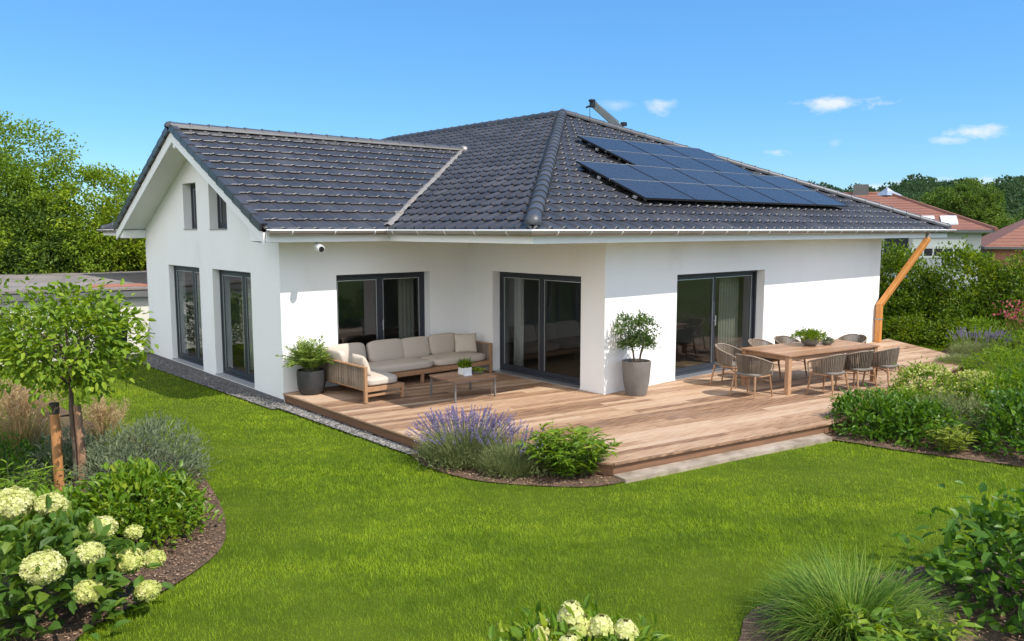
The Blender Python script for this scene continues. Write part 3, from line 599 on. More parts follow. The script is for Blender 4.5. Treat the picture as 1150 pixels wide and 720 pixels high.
def caps(part, p, q, r, step=.40, name='ridge_cap', m='ridge', lift=.03, endcap=True):
    """overlapping half-round ridge tiles"""
    p, q = np.array(p,float), np.array(q,float); L = np.linalg.norm(q-p); d = (q-p)/L; n = max(1,int(L/step)); st = L/n
    sd = np.cross(d,(0,0,1)); sd /= np.linalg.norm(sd); up = np.cross(sd,d); K = 10; g = G()
    for i in range(n):
        a = p+d*st*i; b = p+d*(st*(i+1)+.045); v = []
        for c,rr in ((a-d*.003,r*.9),(a,r*1.16),(a+d*.035,r*1.16),(a+d*.045,r*1.06),(b,r*.95)):
            for k in range(K+1):
                t = math.pi*(k/K)*1.16-.08*math.pi; v.append(c+sd*rr*math.cos(t)+up*(rr*math.sin(t)*.95+lift))
        g.add(v,[(x*(K+1)+k,(x+1)*(K+1)+k,(x+1)*(K+1)+k+1,x*(K+1)+k+1) for x in range(4) for k in range(K)], rng.random())
    if endcap:
        c = p; v = [c+up*lift]
        rows = []
        for e in (0,.35,.7,1.0):
            ee = e*math.pi/2
            for k in range(K+1):
                t = math.pi*(k/K)*1.16-.08*math.pi; rows.append(c - d*r*1.1*math.sin(ee) + (sd*math.cos(t)+up*math.sin(t)*.95)*r*1.14*math.cos(ee)+up*lift)
        g.add(rows,[(x*(K+1)+k,(x+1)*(K+1)+k,(x+1)*(K+1)+k+1,x*(K+1)+k+1) for x in range(3) for k in range(K)], .6)
    return sub_of(part, g, name, MT[m], smooth=True, sharp=35)
caps(r_s, (WX+.10,SY+.10,EZ+.085), (AP[0],AP[1],AP[2]+.03), .125, name='hip_cap')
caps(r_s, (EX,SY,EZ+.03), (AP[0],AP[1],AP[2]+.03), .11, name='hip_cap')
caps(r_w, AP, AN, .12, endcap=True); caps(r_w2, (WX,NY,EZ), AN, .12, name='hip_cap'); caps(r_e, (EX,NY,EZ), AN, .12, name='hip_cap')
caps(w_s, (VX-.02,RY,RZ+.0), (JX-.1,RY,RZ+.0), .10, lift=.02)
g = G(); g.bar((VX,RY-.115,RZ+.012),(JX,RY-.115,RZ+.012),.05,.045); sub_of(w_s, g, 'ridge_strip', MT['zinc'])
# valley mortar, with a small cap where the wing's ridge runs into the main roof
def strip(p, q, w, n, lift, jitter=.012):
    p, q = np.array(p,float), np.array(q,float); d = (q-p)/np.linalg.norm(q-p); sd = np.cross(d,(0,0,1)); sd /= np.linalg.norm(sd); g = G(); v = []
    for i in range(n+1):
        c = p+(q-p)*i/n; a = w*.5+rng.normal(0,jitter); b_ = w*.5+rng.normal(0,jitter)
        v += [c+sd*a+(0,0,lift),c+(0,0,lift+.035),c-sd*b_+(0,0,lift)]
    g.add(v,[(3*i+k,3*i+k+1,3*i+k+4,3*i+k+3) for i in range(n) for k in range(2)], np.repeat(rng.random(n),2)); return g
sub_of(w_s, strip((WX-.03,EYS,EZ+.03),(JX,RY,RZ),.14,60,.045,.02), 'valley_flashing', MT['flash'])
sub_of(w_n, strip((WX,EYN,EZ+.03),(JX,RY,RZ),.14,60,.045,.02), 'valley_flashing', MT['flash'])
g = G(); g.lathe([(.0,.12),(.09,.1),(.13,.03),(.15,-.05)], (JX+.02,RY,RZ+.02), 14); sub_of(w_s, g, 'junction_cap', MT['zinc'], smooth=True)
# verge tiles down the gable edge and the white bargeboards below them
for part, ye, sg in ((w_s,EYS,1),(w_n,EYN,-1)):
    g = G(); n = 12
    for i in range(n):
        a = np.array((VX-.035, ye+(RY-ye)*i/n, EZ+(RZ-EZ)*i/n)); b_ = np.array((VX-.035, ye+(RY-ye)*(i+1.1)/n, EZ+(RZ-EZ)*(i+1.1)/n))
        a[2] += .035; b_[2] += .01
        g.bar(a, b_, .05, .15, rnd=rng.random())
        g.bar(a+(.06,0,.055), b_+(.06,0,.055), .13, .035, rnd=rng.random())
    sub_of(part, g, 'verge_tile', MT['tile'], bevel=.006)
    g = G()
    bv = [(x,y,z) for x in (VX+.002, VX+.037) for y,z in ((ye,EZ-.06),(RY,RZ-.06),(RY,RZ-.31),(ye,EZ-.27))]
    g.add(bv,[(0,1,2,3),(7,6,5,4),(0,4,5,1),(1,5,6,2),(2,6,7,3),(3,7,4,0)])
    g.build('bargeboard', MT['trim'], house, world=True, bevel=.004)
    # sloped white verge soffit from the board back to the gable wall
    g = G(); t1, t0 = .17, .20
    v = [(VX+.03,ye,EZ-t1),(-4.4,ye,EZ-t1),(-4.4,RY,RZ-t1),(VX+.03,RY,RZ-t1)]; v += [(a,b_,c-.03) for a,b_,c in v]
    g.add(v,[(0,1,2,3),(7,6,5,4),(0,3,7,4),(1,0,4,5)]); g.build('verge_soffit', MT['trim'], house, world=True)
    # boxed-in eave return at the foot of the verge
    g = G(); y_in = 4.1 if sg > 0 else 11.9
    zt = EZ-.235+abs(y_in-ye)*WT
    v = []
    for x in (VX+.045, -4.502): v += [(x,ye+.01*sg,ZS-.02),(x,y_in,ZS-.02),(x,y_in,zt),(x,ye+.01*sg,EZ-.24)]
    g.add(v,[(0,1,2,3),(7,6,5,4),(0,4,5,1),(1,5,6,2),(3,2,6,7),(0,3,7,4)]); g.build('eave_box', MT['trim'], house, world=True, bevel=.004)
g = G(); g.box((VX+.05,RY-.07,RZ-.43),(-4.502,RY+.07,RZ-.225)); g.build('purlin_end', MT['trim'], house, world=True, bevel=.004)
# roof underlay so no daylight shows between tiles; level soffits below the eaves
def under(pts, d=.05):
    g = G(); v = [(x,y,z-d) for x,y,z in pts]; g.add(v, [tuple(range(len(v)))] if len(v) in (3,4) else [(0,1,2),(0,2,3),(0,3,4)]); return g
for pts in ([(WX,SY,EZ),(EX,SY,EZ),AP],[(EX,SY,EZ),(EX,NY,EZ),AN,AP],[(EX,NY,EZ),(WX,NY,EZ),AN],[(VX,EYS,EZ),(WX,EYS,EZ),(JX,RY,RZ),(VX,RY,RZ)],[(WX,EYN,EZ),(VX,EYN,EZ),(VX,RY,RZ),(JX,RY,RZ)],
            [(WX,SY,EZ),AP,(5.5,RY,6.36),(JX,RY,RZ),(WX,EYS,EZ)],[(JX,RY,RZ),(5.5,RY,6.36),AN,(WX,NY,EZ),(WX,EYN,EZ)]):
    under(pts).build('roof_underlay', MT['pframe'], house, world=True)
g = G(); h_ = .03
for x0,y0,x1,y1 in ((WX+.03,SY+.03,0,4.1),(0,SY+.03,11.2,0),(11.2,SY+.03,EX-.03,NY-.03),(-4.5,EYS+.03,WX+.03,4.1),(-4.5,11.9,WX+.03,EYN-.03),(WX+.03,11.9,0,NY-.03),(0,22.7,11.2,NY-.03)): g.box((x0,y0,ZS-h_),(x1,y1,ZS))
g.build('soffit', MT['trim'], house, world=True)
# fascias, half-round gutters with brackets
def eave(p, q, outn, m0=0, m1=0):
    """fascia, half-round gutter, bead and brackets; m0/m1 mitre the ends (1 outside corner, -1 inside corner)"""
    p, q, o = np.array(p,float), np.array(q,float), np.array(outn,float); d = unit(q-p)
    def P(e, off, z):
        b, m, sg = (p, m0, -1) if e == 0 else (q, m1, 1); w = b+o*off+d*sg*off*m; return (w[0],w[1],z)
    def prof(pts, closed=True, cap=True):
        g = G(); n = len(pts); v = [P(e,a,z) for e in (0,1) for a,z in pts]
        g.add(v,[(k,(k+1)%n,n+(k+1)%n,n+k) for k in range(n if closed else n-1)])
        if cap: g.add(v,[(0,k,k+1) for k in range(1,n-1)]+[(n,n+k+1,n+k) for k in range(1,n-1)])
        return g
    z0 = ZS-.03
    prof([(0,z0),(.024,z0),(.024,3.06),(0,3.06)]).build('fascia', MT['trim'], house, world=True)
    r = .082; K = 10; c = .03+r
    out_ = [(c-r*math.cos(math.pi*k/K), 3.075-r*math.sin(math.pi*k/K)) for k in range(K+1)]; in_ = [(c-(r-.006)*math.cos(math.pi*k/K), 3.075-(r-.006)*math.sin(math.pi*k/K)) for k in range(K,-1,-1)]
    g = prof(out_+in_, True, False)
    for e,m in ((0,m0),(1,m1)):
        if m == 0: v = [P(e,a,z) for a,z in out_]; g.add(v,[(0,k,k+1) for k in range(1,K)])
    gt = g.build('gutter', MT['zinc'], house, world=True, smooth=True, sharp=40)
    cb = .03+2*r; g = prof([(cb+.011*math.cos(t),3.079+.011*math.sin(t)) for t in np.linspace(0,2*math.pi,9)[:-1]]); sub_of(gt,g,'gutter_bead',MT['whitemetal'])
    g = prof([(.0,3.088),(.045,3.082),(.045,3.1),(.0,3.106)]); sub_of(gt,g,'drip_edge',MT['whitemetal'])
    n = int(np.linalg.norm(q-p)/.75)
    for i in range(n):
        b = p+(q-p)*(i+.5)/n; pts = [(b+o*(c-(r+.004)*math.cos(math.pi*k/8)))[:2].tolist()+[3.08-(r+.004)*math.sin(math.pi*k/8)] for k in range(9)]; g = G()
        for a_,b_ in zip(pts,pts[1:]): g.bar(a_,b_,.022,.005,up=np.cross(unit(np.array(b_)-np.array(a_)),d))
        sub_of(gt,g,'gutter_bracket',MT['whitemetal'])
eave((WX,SY,0),(EX,SY,0),(0,-1,0),1,1); eave((WX,EYS,0),(WX,SY,0),(-1,0,0),-1,1); eave((VX+.045,EYS,0),(WX,EYS,0),(0,-1,0),0,-1); eave((EX,SY,0),(EX,NY,0),(1,0,0),1,1); eave((WX,EYN,0),(VX+.045,EYN,0),(0,1,0),-1,0); eave((WX,NY,0),(WX,EYN,0),(-1,0,0),1,-1)
# the bent orange-brown downpipe at the far corner
g = G(); PX = 11.02
top = (12.2, SY-.085, 2.86); knee = (PX, -.12, 1.02)
g.bar(knee, top, .15, .15, up=(0,1,0)); g.bar((PX,-.12,-.02),(PX,-.12,1.09),.15,.15,up=(0,1,0)); 
dp = g.build('downpipe', MT['pipe'], house, world=True, bevel=.03)
g = G(); g.tube([(12.2,SY-.09,3.02),(12.2,SY-.09,2.93),(12.14,SY-.07,2.80)],[.062,.058,.055],12); sub_of(dp,g,'outlet_sleeve',MT['zinc'],smooth=True)
g = G(); g.box((PX-.085,-.2,.62),(PX+.085,-.002,.66)); sub_of(dp,g,'pipe_clip',MT['zinc'],.004)
g = G(); g.tube([(-4.44,12.0,2.8),(-4.44,12.0,-1.0)],.05,10); g.build('downpipe', MT['whitemetal'], house, world=True, smooth=True)

# a camera under the gutter of the wing, a lamp-like white housing
t = thing('security_camera', 'small white camera with dark lens under the wing gutter', 'camera', (-4.02,EYS+.10,2.87)); t.scale = (1.2,1.2,1.2)
g = G(); g.box((-.05,-.04,.0),(.05,.06,.02)); g.tube([(0,0,.0),(0,-.02,-.05)],.022,10); g.build('mount', MT['whitemetal'], t, bevel=.004)
g = G(); g.tube([(0,.07,-.07),(0,.02,-.07),(0,-.13,-.11),(0,-.14,-.112)],[.04,.062,.06,.055],14); g.build('housing', MT['whitemetal'], t, smooth=True, sharp=40)
g = G(); g.tube([(0,-.138,-.112),(0,-.158,-.117)],[.045,.04],14); g.build('lens', MT['pframe'], t)

# ---- solar panels standing just clear of the tiles of the front slope
sl = math.atan2(AP[2]-EZ, AP[1]-SY); PW, PH = 1.65, 1.05
rows = [(1.40,5,1.14),(1.40,5,2.205),(3.42,3,3.27),(3.42,3,4.335)]; rown = ['lowest row','second row up','third row up','top row']; nth = ['first','second','third','fourth','fifth']
for ri,(x0,n,v0) in enumerate(rows):
    for j in range(n):
        dq = v0*math.cos(sl)
        t = thing('solar_panel', f'dark solar panel in the {rown[ri]}, {nth[j]} from the near hip', 'solar panel', (x0+j*(PW+.018), SY+dq-.12*math.sin(sl)*1, EZ+v0*math.sin(sl)+.14*math.cos(sl)), 0, 'solar panels on the front roof slope')
        t.rotation_euler = (sl,0,0)
        g = G(); g.box((.014,.014,.01),(PW-.014,PH-.014,.034), rnd=rng.random()); g.build('glass_face', MT['panel'], t)
        g = G(); F = .014
        for a,b_ in (((0,0,0),(PW,F,.04)),((0,F,0),(F,PH-F,.04)),((PW-F,F,0),(PW,PH-F,.04))): g.box(a,b_)
        g.build('frame', MT['pframe'], t)
        g = G(); g.box((0,PH-F,0),(PW,PH,.041)); g.build('edge_strip', MT['palemetal'], t)
        g = G()
        for k in range(1,6): g.box((.02,k*PH/6-.0015,.0345),(PW-.02,k*PH/6+.0015,.0352))
        for k in range(1,10): g.box((k*PW/10-.0015,.02,.0345),(k*PW/10+.0015,PH-.02,.0352))
        g.build('cell_grid', MT['cell'], t)
        g = G(); g.box((-.02 if j==0 else 0,.22,-.05),(PW,.26,-.004)); g.box((-.02 if j==0 else 0,.8,-.05),(PW,.84,-.004)); g.build('rail', MT['pframe'], t)
        g = G()
        for xx in (.3,1.3):
            for yy in (.24,.82): g.box((xx,yy-.03,-.13),(xx+.03,yy+.03,-.05))
        if j == 0: g.box((-.05,.2,-.07),(.0,.28,-.02))
        g.build('bracket', MT['alu'], t)
# curtains hung inside the glass doors
def curtain(label, ax, c, u0, u1, z0, z1, m, folds=7, amp=.035):
    t_ = np.linspace(0,1,folds*8); zz = np.linspace(0,1,5); v = []
    for z in zz:
        for s in t_:
            d = amp*math.sin(s*folds*2*math.pi+.4*math.sin(z*3))*(.6+.4*(1-z)); u = u0+(u1-u0)*s
            v.append((c+d,u,z0+(z1-z0)*z) if ax == 0 else (u,c+d,z0+(z1-z0)*z))
    n = len(t_); g = G(); g.add(v,[(i*n+k,i*n+k+1,(i+1)*n+k+1,(i+1)*n+k) for i in range(4) for k in range(n-1)])
    o = g.build('curtain', MT[m], smooth=True); md = o.modifiers.new('thick','SOLIDIFY'); md.thickness = .004
    return tag(o, label, 'curtain', 'curtains inside the glass doors')
curtain('pale narrow curtain at the left edge of the wide sliding door',1,.62,2.16,2.55,.04,2.5,'curtain',4)
curtain('tan curtain gathered at the right side of the wide sliding door',1,.62,4.55,5.3,.04,2.5,'curtain_tan',7)
curtain('pale curtain inside the far patio door of the gable wall',0,-3.98,8.75,10.1,.04,2.5,'curtain',9)
curtain('pale curtain inside the near patio door of the gable wall',0,-3.98,6.3,7.1,.04,2.5,'curtain',6)
curtain('dim curtain at the right side of the patio door behind the sofa',1,4.68,-1.5,-1.1,.04,2.5,'curtain_tan',4)
curtain('pale narrow curtain at the far side of the patio door in the recess',0,.6,2.95,3.25,.04,2.5,'curtain',3)

# ------------------------------------------------------------------ deck
AD = -math.atan2(.57,3.25); DX = np.array((math.cos(AD),math.sin(AD))); DY = np.array((-DX[1],DX[0]))
def decking(poly, seed, b0=0):
    b = bmesh.new(); lay = b.faces.layers.float.new('rnd'); W = .142; rr = random.Random(seed)
    P = [np.array(p) for p in poly]; lo = [min(p@DX for p in P)-.3, min(p@DY for p in P)-.3]; hi = [max(p@DX for p in P)+.3, max(p@DY for p in P)+.3]
    k = math.floor(lo[1]/.1475)
    while k*.1475 < hi[1]:
        y = k*.1475; x = -12 + (k*1.37)%2.9; r2 = random.Random(k*7+3)
        while x < hi[0]:
            L = r2.choice((2.4,3.0,3.6)); rv = r2.random(); dz_ = r2.uniform(-.0022,.0022)
            if x+L > lo[0]:
                v = []
                for z in (-.028,dz_):
                    for (a,c) in ((x+.002,y),(x+L-.002,y),(x+L-.002,y+W),(x+.002,y+W)):
                        w = DX*a+DY*c; v.append(b.verts.new((w[0],w[1],z)))
                for q in ((4,5,6,7),(0,1,5,4),(1,2,6,5),(2,3,7,6),(3,0,4,7)):
                    f = b.faces.new([v[i] for i in q]); f[lay] = rv
            x += L
        k += 1
    n = len(poly); cx, cy = np.mean([p[0] for p in poly]), np.mean([p[1] for p in poly])
    for i in range(n):
        a, c = Vector((*poly[i],0)), Vector((*poly[(i+1)%n],0)); d = c-a; no = Vector((d.y,-d.x,0))
        if no.dot(Vector((cx,cy,0))-a) > 0: no = -no
        bmesh.ops.bisect_plane(b, geom=b.verts[:]+b.edges[:]+b.faces[:], plane_co=a, plane_no=no, clear_outer=True)
    me = bpy.data.meshes.new('deck_boards'); b.to_mesh(me); b.free(); me.materials.append(MT['decking'])
    o = bpy.data.objects.new('deck_boards', me); COL.objects.link(o); o.parent = deck; return o
deck = structure(thing('deck', 'weathered timber deck wrapped round the corner of the white house', 'deck'))
decking(DECK_L, 1); decking(DECK_R, 2)
g = G()
for poly in (DECK_L, DECK_R):
    v = [(x,y,-.034) for x,y in poly]; n = len(v); g.add(v, [(0,i,i+1) for i in range(1,n-1)])
g.build('deck_base', MT['pframe'], deck)
g = G(); edge = [(-4.5,4.1),(-4.5,-.5),(-3.25,-3.16),(1.0,-3.905),(1.9,-3.95),(9.2,-3.1),(10.4,-2.0),(11.9,0)]
for a,c in zip(edge,edge[1:]):
    a3, c3 = np.array((*a,-.105)), np.array((*c,-.105)); d = unit(c3-a3); o_ = np.array((d[1],-d[0],0))
    o_ = o_ if o_@(np.array((2,1,-.1))-a3) < 0 else -o_
    g.bar(a3-o_*.03, c3-o_*.03, .024, .14)
g.build('edge_board', MT['deckedge'], deck, bevel=.004)
g = G()
for a,c in zip(edge,edge[1:]):
    a3, c3 = np.array((*a,-.0155)), np.array((*c,-.0155)); d = unit(c3-a3); o_ = np.array((d[1],-d[0],0)); o_ = o_ if o_@(np.array((2,1,-.0155))-a3) < 0 else -o_
    L_ = np.linalg.norm(c3-a3); n_ = max(1,int(round(L_/2.8)))
    for k in range(n_): g.bar(a3+d*(L_*k/n_+.001)+o_*.012, a3+d*(L_*(k+1)/n_-.001)+o_*.012, .024, .029, rnd=rng.random()*.7)
g.build('nosing', MT['decking'], deck, bevel=.004)
# ------------------------------------------------------------------ furniture on the deck
def rot_xy(a): return Matrix.Rotation(a,4,'Z')
# corner sofa: local x to the right, y to the back, origin at the left back corner on the deck
SX, SYb = -3.86, 4.02
t = thing('corner_sofa', 'wooden framed corner sofa with beige cushions below the patio door glass', 'sofa', (SX,SYb-1.84,0))
W_, Dp, CH = 3.72, .90, 1.84          # width, seat depth, chaise length
yb = CH                                # back line in local coords (front of chaise = 0)
g = G()
for a,b in (((.06,.04,.20),(.80,.085,.285)),((.80,.085,.20),(.845,yb-Dp,.285)),((.845,yb-Dp,.20),(W_-.07,yb-Dp+.045,.285)),((.06,yb-.045,.20),(W_-.07,yb,.285)),((.06,.085,.265),(.80,yb-.045,.285)),((.80,yb-Dp+.045,.265),(W_-.07,yb-.045,.285))): g.box(a,b,rnd=rng.random())
g.box((.09,.05,.11),(.79,.075,.15)); g.build('seat_frame', MT['teak'], t, bevel=.004)
for x,y,h in ((.03,.03,.64),(.03,yb-.03,.64),(.82,.06,.285),(W_-.03,yb-Dp+.03,.62),(W_-.03,yb-.03,.64),(1.9,yb-Dp+.03,.22),(1.9,yb-.03,.22),(.82,yb-Dp+.03,.22)):
    g = G(); g.box((x-.03,y-.03,.012),(x+.03,y+.03,h)); g.build('leg', MT['teak'], t, bevel=.006)
def ropearm(x, y0, y1, z0, z1):
    g = G(); g.bar((x,y0-.03,z1+.012),(x,y1+.03,z1+.012),.07,.03); g.bar((x,y0+.03,z0),(x,y1-.03,z0),.03,.03)
    a = g.build('armrest', MT['teak'], t, bevel=.006)
    g = G(); n = int((y1-y0-.08)/.021)
    for i in range(n):
        y = y0+.04+(y1-y0-.08)*(i+.5)/n; g.bar((x+.012*(1 if i%2 else -1),y,z0),(x+.012*(1 if i%2 else -1),y,z1),.006,.016,up=(0,1,0),rnd=rng.random())
    g.build('rope_panel', MT['rope'], a)
ropearm(.03,.03,yb-.03,.24,.64); ropearm(W_-.03,yb-Dp+.03,yb-.03,.24,.63)
g = G(); g.bar((.0,yb-.03,.655),(W_,yb-.03,.655),.06,.03); bk = g.build('back_rail', MT['teak'], t, bevel=.006)
g = G()
for i in range(150):
    x = .07+(W_-.14)*(i+.5)/150; g.bar((x,yb-.03,.285),(x,yb-.03,.64),.016,.006,up=(0,1,0),rnd=rng.random())
g.build('rope_panel', MT['rope'], bk)
def cush(nm, c, s, m='cushion', M=None, k=6, puff=.25, par=t):
    g = G(); g.pad(c, s, k=k, puff=puff, M=M, rnd=rng.random(), n=11); return g.build(nm, MT[m], par, smooth=True, weld=True)
cush('seat_cushion',(.43,.93,.36),(.76,1.78,.17)); cush('seat_cushion',(1.55,yb-.44,.36),(1.46,.84,.17)); cush('seat_cushion',(2.97,yb-.44,.36),(1.38,.84,.17))
def backc(x, w, tilt=12, z=.63, h=.46, rz=0, y=yb-.16):
    M = Matrix.Translation((x,y,z)) @ rot_xy(rz) @ Matrix.Rotation(R(90-tilt),4,'X'); return cush('back_cushion',(0,0,0),(w,h,.19),M=M,puff=.35,k=5)
backc(.62,.78,12); backc(1.5,.86,14); backc(2.2,.72,13,z=.62); backc(2.95,.78,15)
M = Matrix.Translation((.15,1.30,.63)) @ rot_xy(R(90)) @ Matrix.Rotation(R(78),4,'X'); cush('back_cushion',(0,0,0),(.72,.44,.17),M=M,puff=.35,k=5)
def pillow(label, loc, rz, tilt, s=(.5,.44,.17)):
    p = thing('throw_pillow', label, 'pillow', loc, rz, 'throw pillows on the corner sofa'); g = G(); M = Matrix.Rotation(R(90-tilt),4,'X')
    n = 15; a = np.linspace(-1,1,n); A,B = np.meshgrid(a,a,indexing='ij')
    th = (np.clip(1-np.abs(A)**2.6,0,1)*np.clip(1-np.abs(B)**2.6,0,1))**.55; sq = 1-.06*(1-np.abs(A*B))*(np.abs(A)**4+np.abs(B)**4)
    for sg in (1,-1):
        P = np.stack([A*sq*s[0]/2,B*sq*s[1]/2,sg*th*s[2]/2],-1).reshape(-1,3); P = (np.array(M)[:3,:3]@P.T).T
        f = [(i*n+j,(i+1)*n+j,(i+1)*n+j+1,i*n+j+1) for i in range(n-1) for j in range(n-1)]
        g.add(P, f if sg > 0 else [q[::-1] for q in f], .6)
    g.build('pillow_cover', MT['pillow'], p, smooth=True, weld=True)
pillow('beige throw pillow leaning on the rope arm at the open end of the sofa chaise', (SX+.24,SYb-1.84+.52,.62), R(84), 20, (.52,.42,.19))
pillow('beige throw pillow leaning against the sofa arm nearest the recessed patio door', (SX+W_-.36,SYb-.42,.64), R(-28), 26)

# coffee table
t = thing('coffee_table', 'low slatted wooden coffee table on thin taupe metal legs', 'coffee table', (-2.10,1.62,0), R(-2))
g = G()
for i in range(7): g.box((-.48,-.42+.12*i+.002,.372),(.48,-.42+.12*i+.118,.398),rnd=rng.random())
g.build('tabletop', MT['tablewood'], t, bevel=.004)
g = G(); 
for a,b in (((-.46,-.40,.345),(.46,-.375,.371)),((-.46,.375,.345),(.46,.40,.371)),((-.46,-.375,.345),(-.435,.375,.371)),((.435,-.375,.345),(.46,.375,.371))): g.box(a,b)
g.build('table_frame', MT['tmetal'], t)
for x in (-.445,.445):
    for y in (-.385,.385):
        g = G(); g.bar((x,y,.345),(x*1.02,y*1.02,.005),.032,.032,up=(0,1,0))
        if x > 0: g.tube([(x,y,.345),(x*.90,y*.86,.01)],.008,8)
        g.build('leg', MT['tmetal'], t)
# on it: a white square planter, a small succulent
t = thing('table_planter', 'white square planter with a bright green plant on the coffee table', 'plant pot', (-2.02,1.66,.40), R(-6))
g = G(); g.box((-.10,-.085,0),(.10,.085,.135)); g.build('planter', MT['whitepot'], t, bevel=.008)
g = G(); g.box((-.092,-.077,.1352),(.092,.077,.137)); g.build('potting_soil', MT['potsoil'], t)
g = G(); n = 420; a = rng.uniform(0,6.28,n); add_blades(g, np.column_stack([rng.normal(0,.045,n),rng.normal(0,.035,n),np.full(n,.135)]), a, rng.uniform(.05,.9,n), rng.uniform(.1,.24,n), .014, rng.random(n), 4, rng.uniform(.4,1.3,n)); g.build('foliage', LF['broad'], t)
t = thing('succulent_dish', 'shallow dish of pale green succulents beside the white planter', 'plant pot', (-1.78,1.58,.40))
g = G(); g.lathe([(.0,.0),(.085,.0),(.11,.03),(.115,.045),(.10,.045),(.0,.04)]); g.build('dish', MT['greypot'], t, smooth=True, sharp=40)
g = G(); P = np.column_stack([rng.normal(0,.05,140),rng.normal(0,.05,140),np.full(140,.05)]); add_leaves(g,P,rdir(140,.5),rng.uniform(.05,.09,140),.03,rng.random(140),fold=.2,droop=-.2,rich=True); g.build('foliage', LF['lime'], t)
t = thing('white_card', 'small white card holder standing in front of the table planter', 'card', (-2.07,1.50,.40), R(-5))
g = G(); g.bar((-.085,0,.004),(.085,0,.004),.05,.008); g.build('card_foot', MT['whitepot'], t); g = G(); g.bar((0,.0,.008),(0,.012,.055),.16,.006,up=(0,1,0)); g.build('card_face', MT['whitepot'], t)

# dining set
TC = np.array((3.96,-1.98)); TR = AD
t = thing('dining_table', 'long teak dining table with slatted top on square legs', 'dining table', (*TC,0), TR)
g = G(); L2, W2 = 1.36, .61
for i in range(8): g.box((-L2+.07,-W2+i*.1525+.0015,.722),(L2-.07,-W2+(i+1)*.1525-.0015,.752),rnd=rng.random())
g.box((-L2,-W2,.722),(-L2+.068,W2,.7525),rnd=.35); g.box((L2-.068,-W2,.722),(L2,W2,.7525),rnd=.6); g.build('tabletop', MT['tablewood'], t, bevel=.004)
for sx in (-1,1):
    for sy in (-1,1):
        g = G(); x,y = sx*(L2-.075), sy*(W2-.075); g.box((x-.045,y-.045,.001),(x+.045,y+.045,.721),rnd=rng.random()); g.build('leg', MT['tablewood'], t, bevel=.005)
g = G()
for a,b in (((-L2+.12,-W2+.07,.635),(L2-.12,-W2+.095,.72)),((-L2+.12,W2-.095,.635),(L2-.12,W2-.07,.72)),((-L2+.07,-W2+.12,.635),(-L2+.095,W2-.12,.72)),((L2-.095,-W2+.12,.635),(L2-.07,W2-.12,.72))): g.box(a,b,rnd=rng.random())
g.build('apron', MT['tablewood'], t, bevel=.003)
def make_chair():
    t = thing('dining_chair', 'x', 'chair')
    K = 37; ph = np.linspace(-2.15,2.15,K)
    def rail(k, z_back, z_front, sc):
        y = -.275*np.cos(ph)*sc; x = .305*np.sin(ph)*sc
        fwd = np.maximum(0,np.abs(ph)-1.57); x = np.where(np.abs(ph)>1.57, np.sign(ph)*.305*sc, x); y = np.where(np.abs(ph)>1.57, fwd*.33*sc, y)
        s = np.abs(ph)/2.15; z = z_back+(z_front-z_back)*np.clip((s-.2)/.8,0,1)**1.3; return np.stack([x,y,z],1)
    top = rail(0,.80,.645,1.0); bot = rail(0,.405,.405,.80)
    g = G(); fr = lambda sg: [(sg*.305,.19,.645),(sg*.302,.245,.625),(sg*.285,.262,.575),(sg*.262,.245,.41)]
    g.tube(np.vstack([np.array(fr(-1))[::-1], top, np.array(fr(1))]), .014, 8); g.build('top_rail', MT['rope'], t, smooth=True)
    g = G()
    for a,b,i in zip(top,bot,range(K)):
        for dq in (-.5,0,.5):
            if not 0 <= i+dq <= K-1: continue
            j = i+dq; p = np.array([np.interp(j,range(K),top[:,c]) for c in range(3)]); q = np.array([np.interp(j,range(K),bot[:,c]) for c in range(3)])
            m = (p+q)/2*np.array((1.03,1.03,1)); w = .0085 if dq else .007
            g.tube([p,m,q],[w,w,w],5,rnd=rng.random(),cap=False)
    g.build('backrest', MT['rope'], t, smooth=True)
    g = G(); g.tube(np.vstack([bot,[(.244,.25,.405),(0,.262,.405),(-.244,.25,.405)],bot[:1]]),.016,8); g.build('seat_frame', MT['teak'], t, smooth=True)
    g = G(); g.pad((0,.0,.435),(.50,.50,.075),k=4,puff=.2,n=9); g.build('seat', MT['chairpad'], t, smooth=True, weld=True)
    for sx in (-1,1):
        for sy,y0,y1 in ((1,.225,.265),(-1,-.205,-.275)):
            g = G(); g.tube([(sx*.225,y0,.42),(sx*.25,(y0+y1)/2,.21),(sx*.275,y1,.002)],[.021,.018,.013],9,rnd=rng.random()); g.build('leg', MT['teak'], t, smooth=True)
    g = G(); g.tube([(-.235,.24,.30),(0,.0,.33),(.235,-.235,.30)],.009,6); g.tube([(.235,.24,.30),(0,.0,.345),(-.235,-.235,.30)],.009,6); g.build('stretcher', MT['teak'], t, smooth=True)
    return t
chair0 = make_chair()
def tl(a,b): p = TC + DX*a + DY*b; return (p[0],p[1],0)
spots = [('rope dining chair alone at the near end of the table', tl(-1.98,-.28), TR-R(84)),
 ('rope dining chair on the garden side of the table, closest to the near table leg', tl(-.62,-.92), TR+R(6)),
 ('rope dining chair in the middle of the garden side of the table', tl(.20,-.92), TR-R(3)),
 ('rope dining chair on the garden side of the table, at its far end', tl(.98,-.95), TR+R(8)),
 ('rope dining chair on the house side of the table, in front of the sliding door', tl(-1.52,.72), TR+R(200)),
 ('rope dining chair in the middle of the house side of the table, half hidden', tl(-.42,.86), TR+R(184)),
 ('rope dining chair behind the plant bowl on the house side of the table', tl(.42,.90), TR+R(178)),
 ('rope dining chair alone at the far end of the table by the orange pipe', tl(1.86,.42), TR+R(96))]
for i,(lb,loc,rz) in enumerate(spots):
    c = chair0 if i == 0 else copy_tree(chair0)
    c.location = loc; c.rotation_euler = (0,0,rz); c['label'] = lb; c['group'] = 'rope chairs round the dining table'
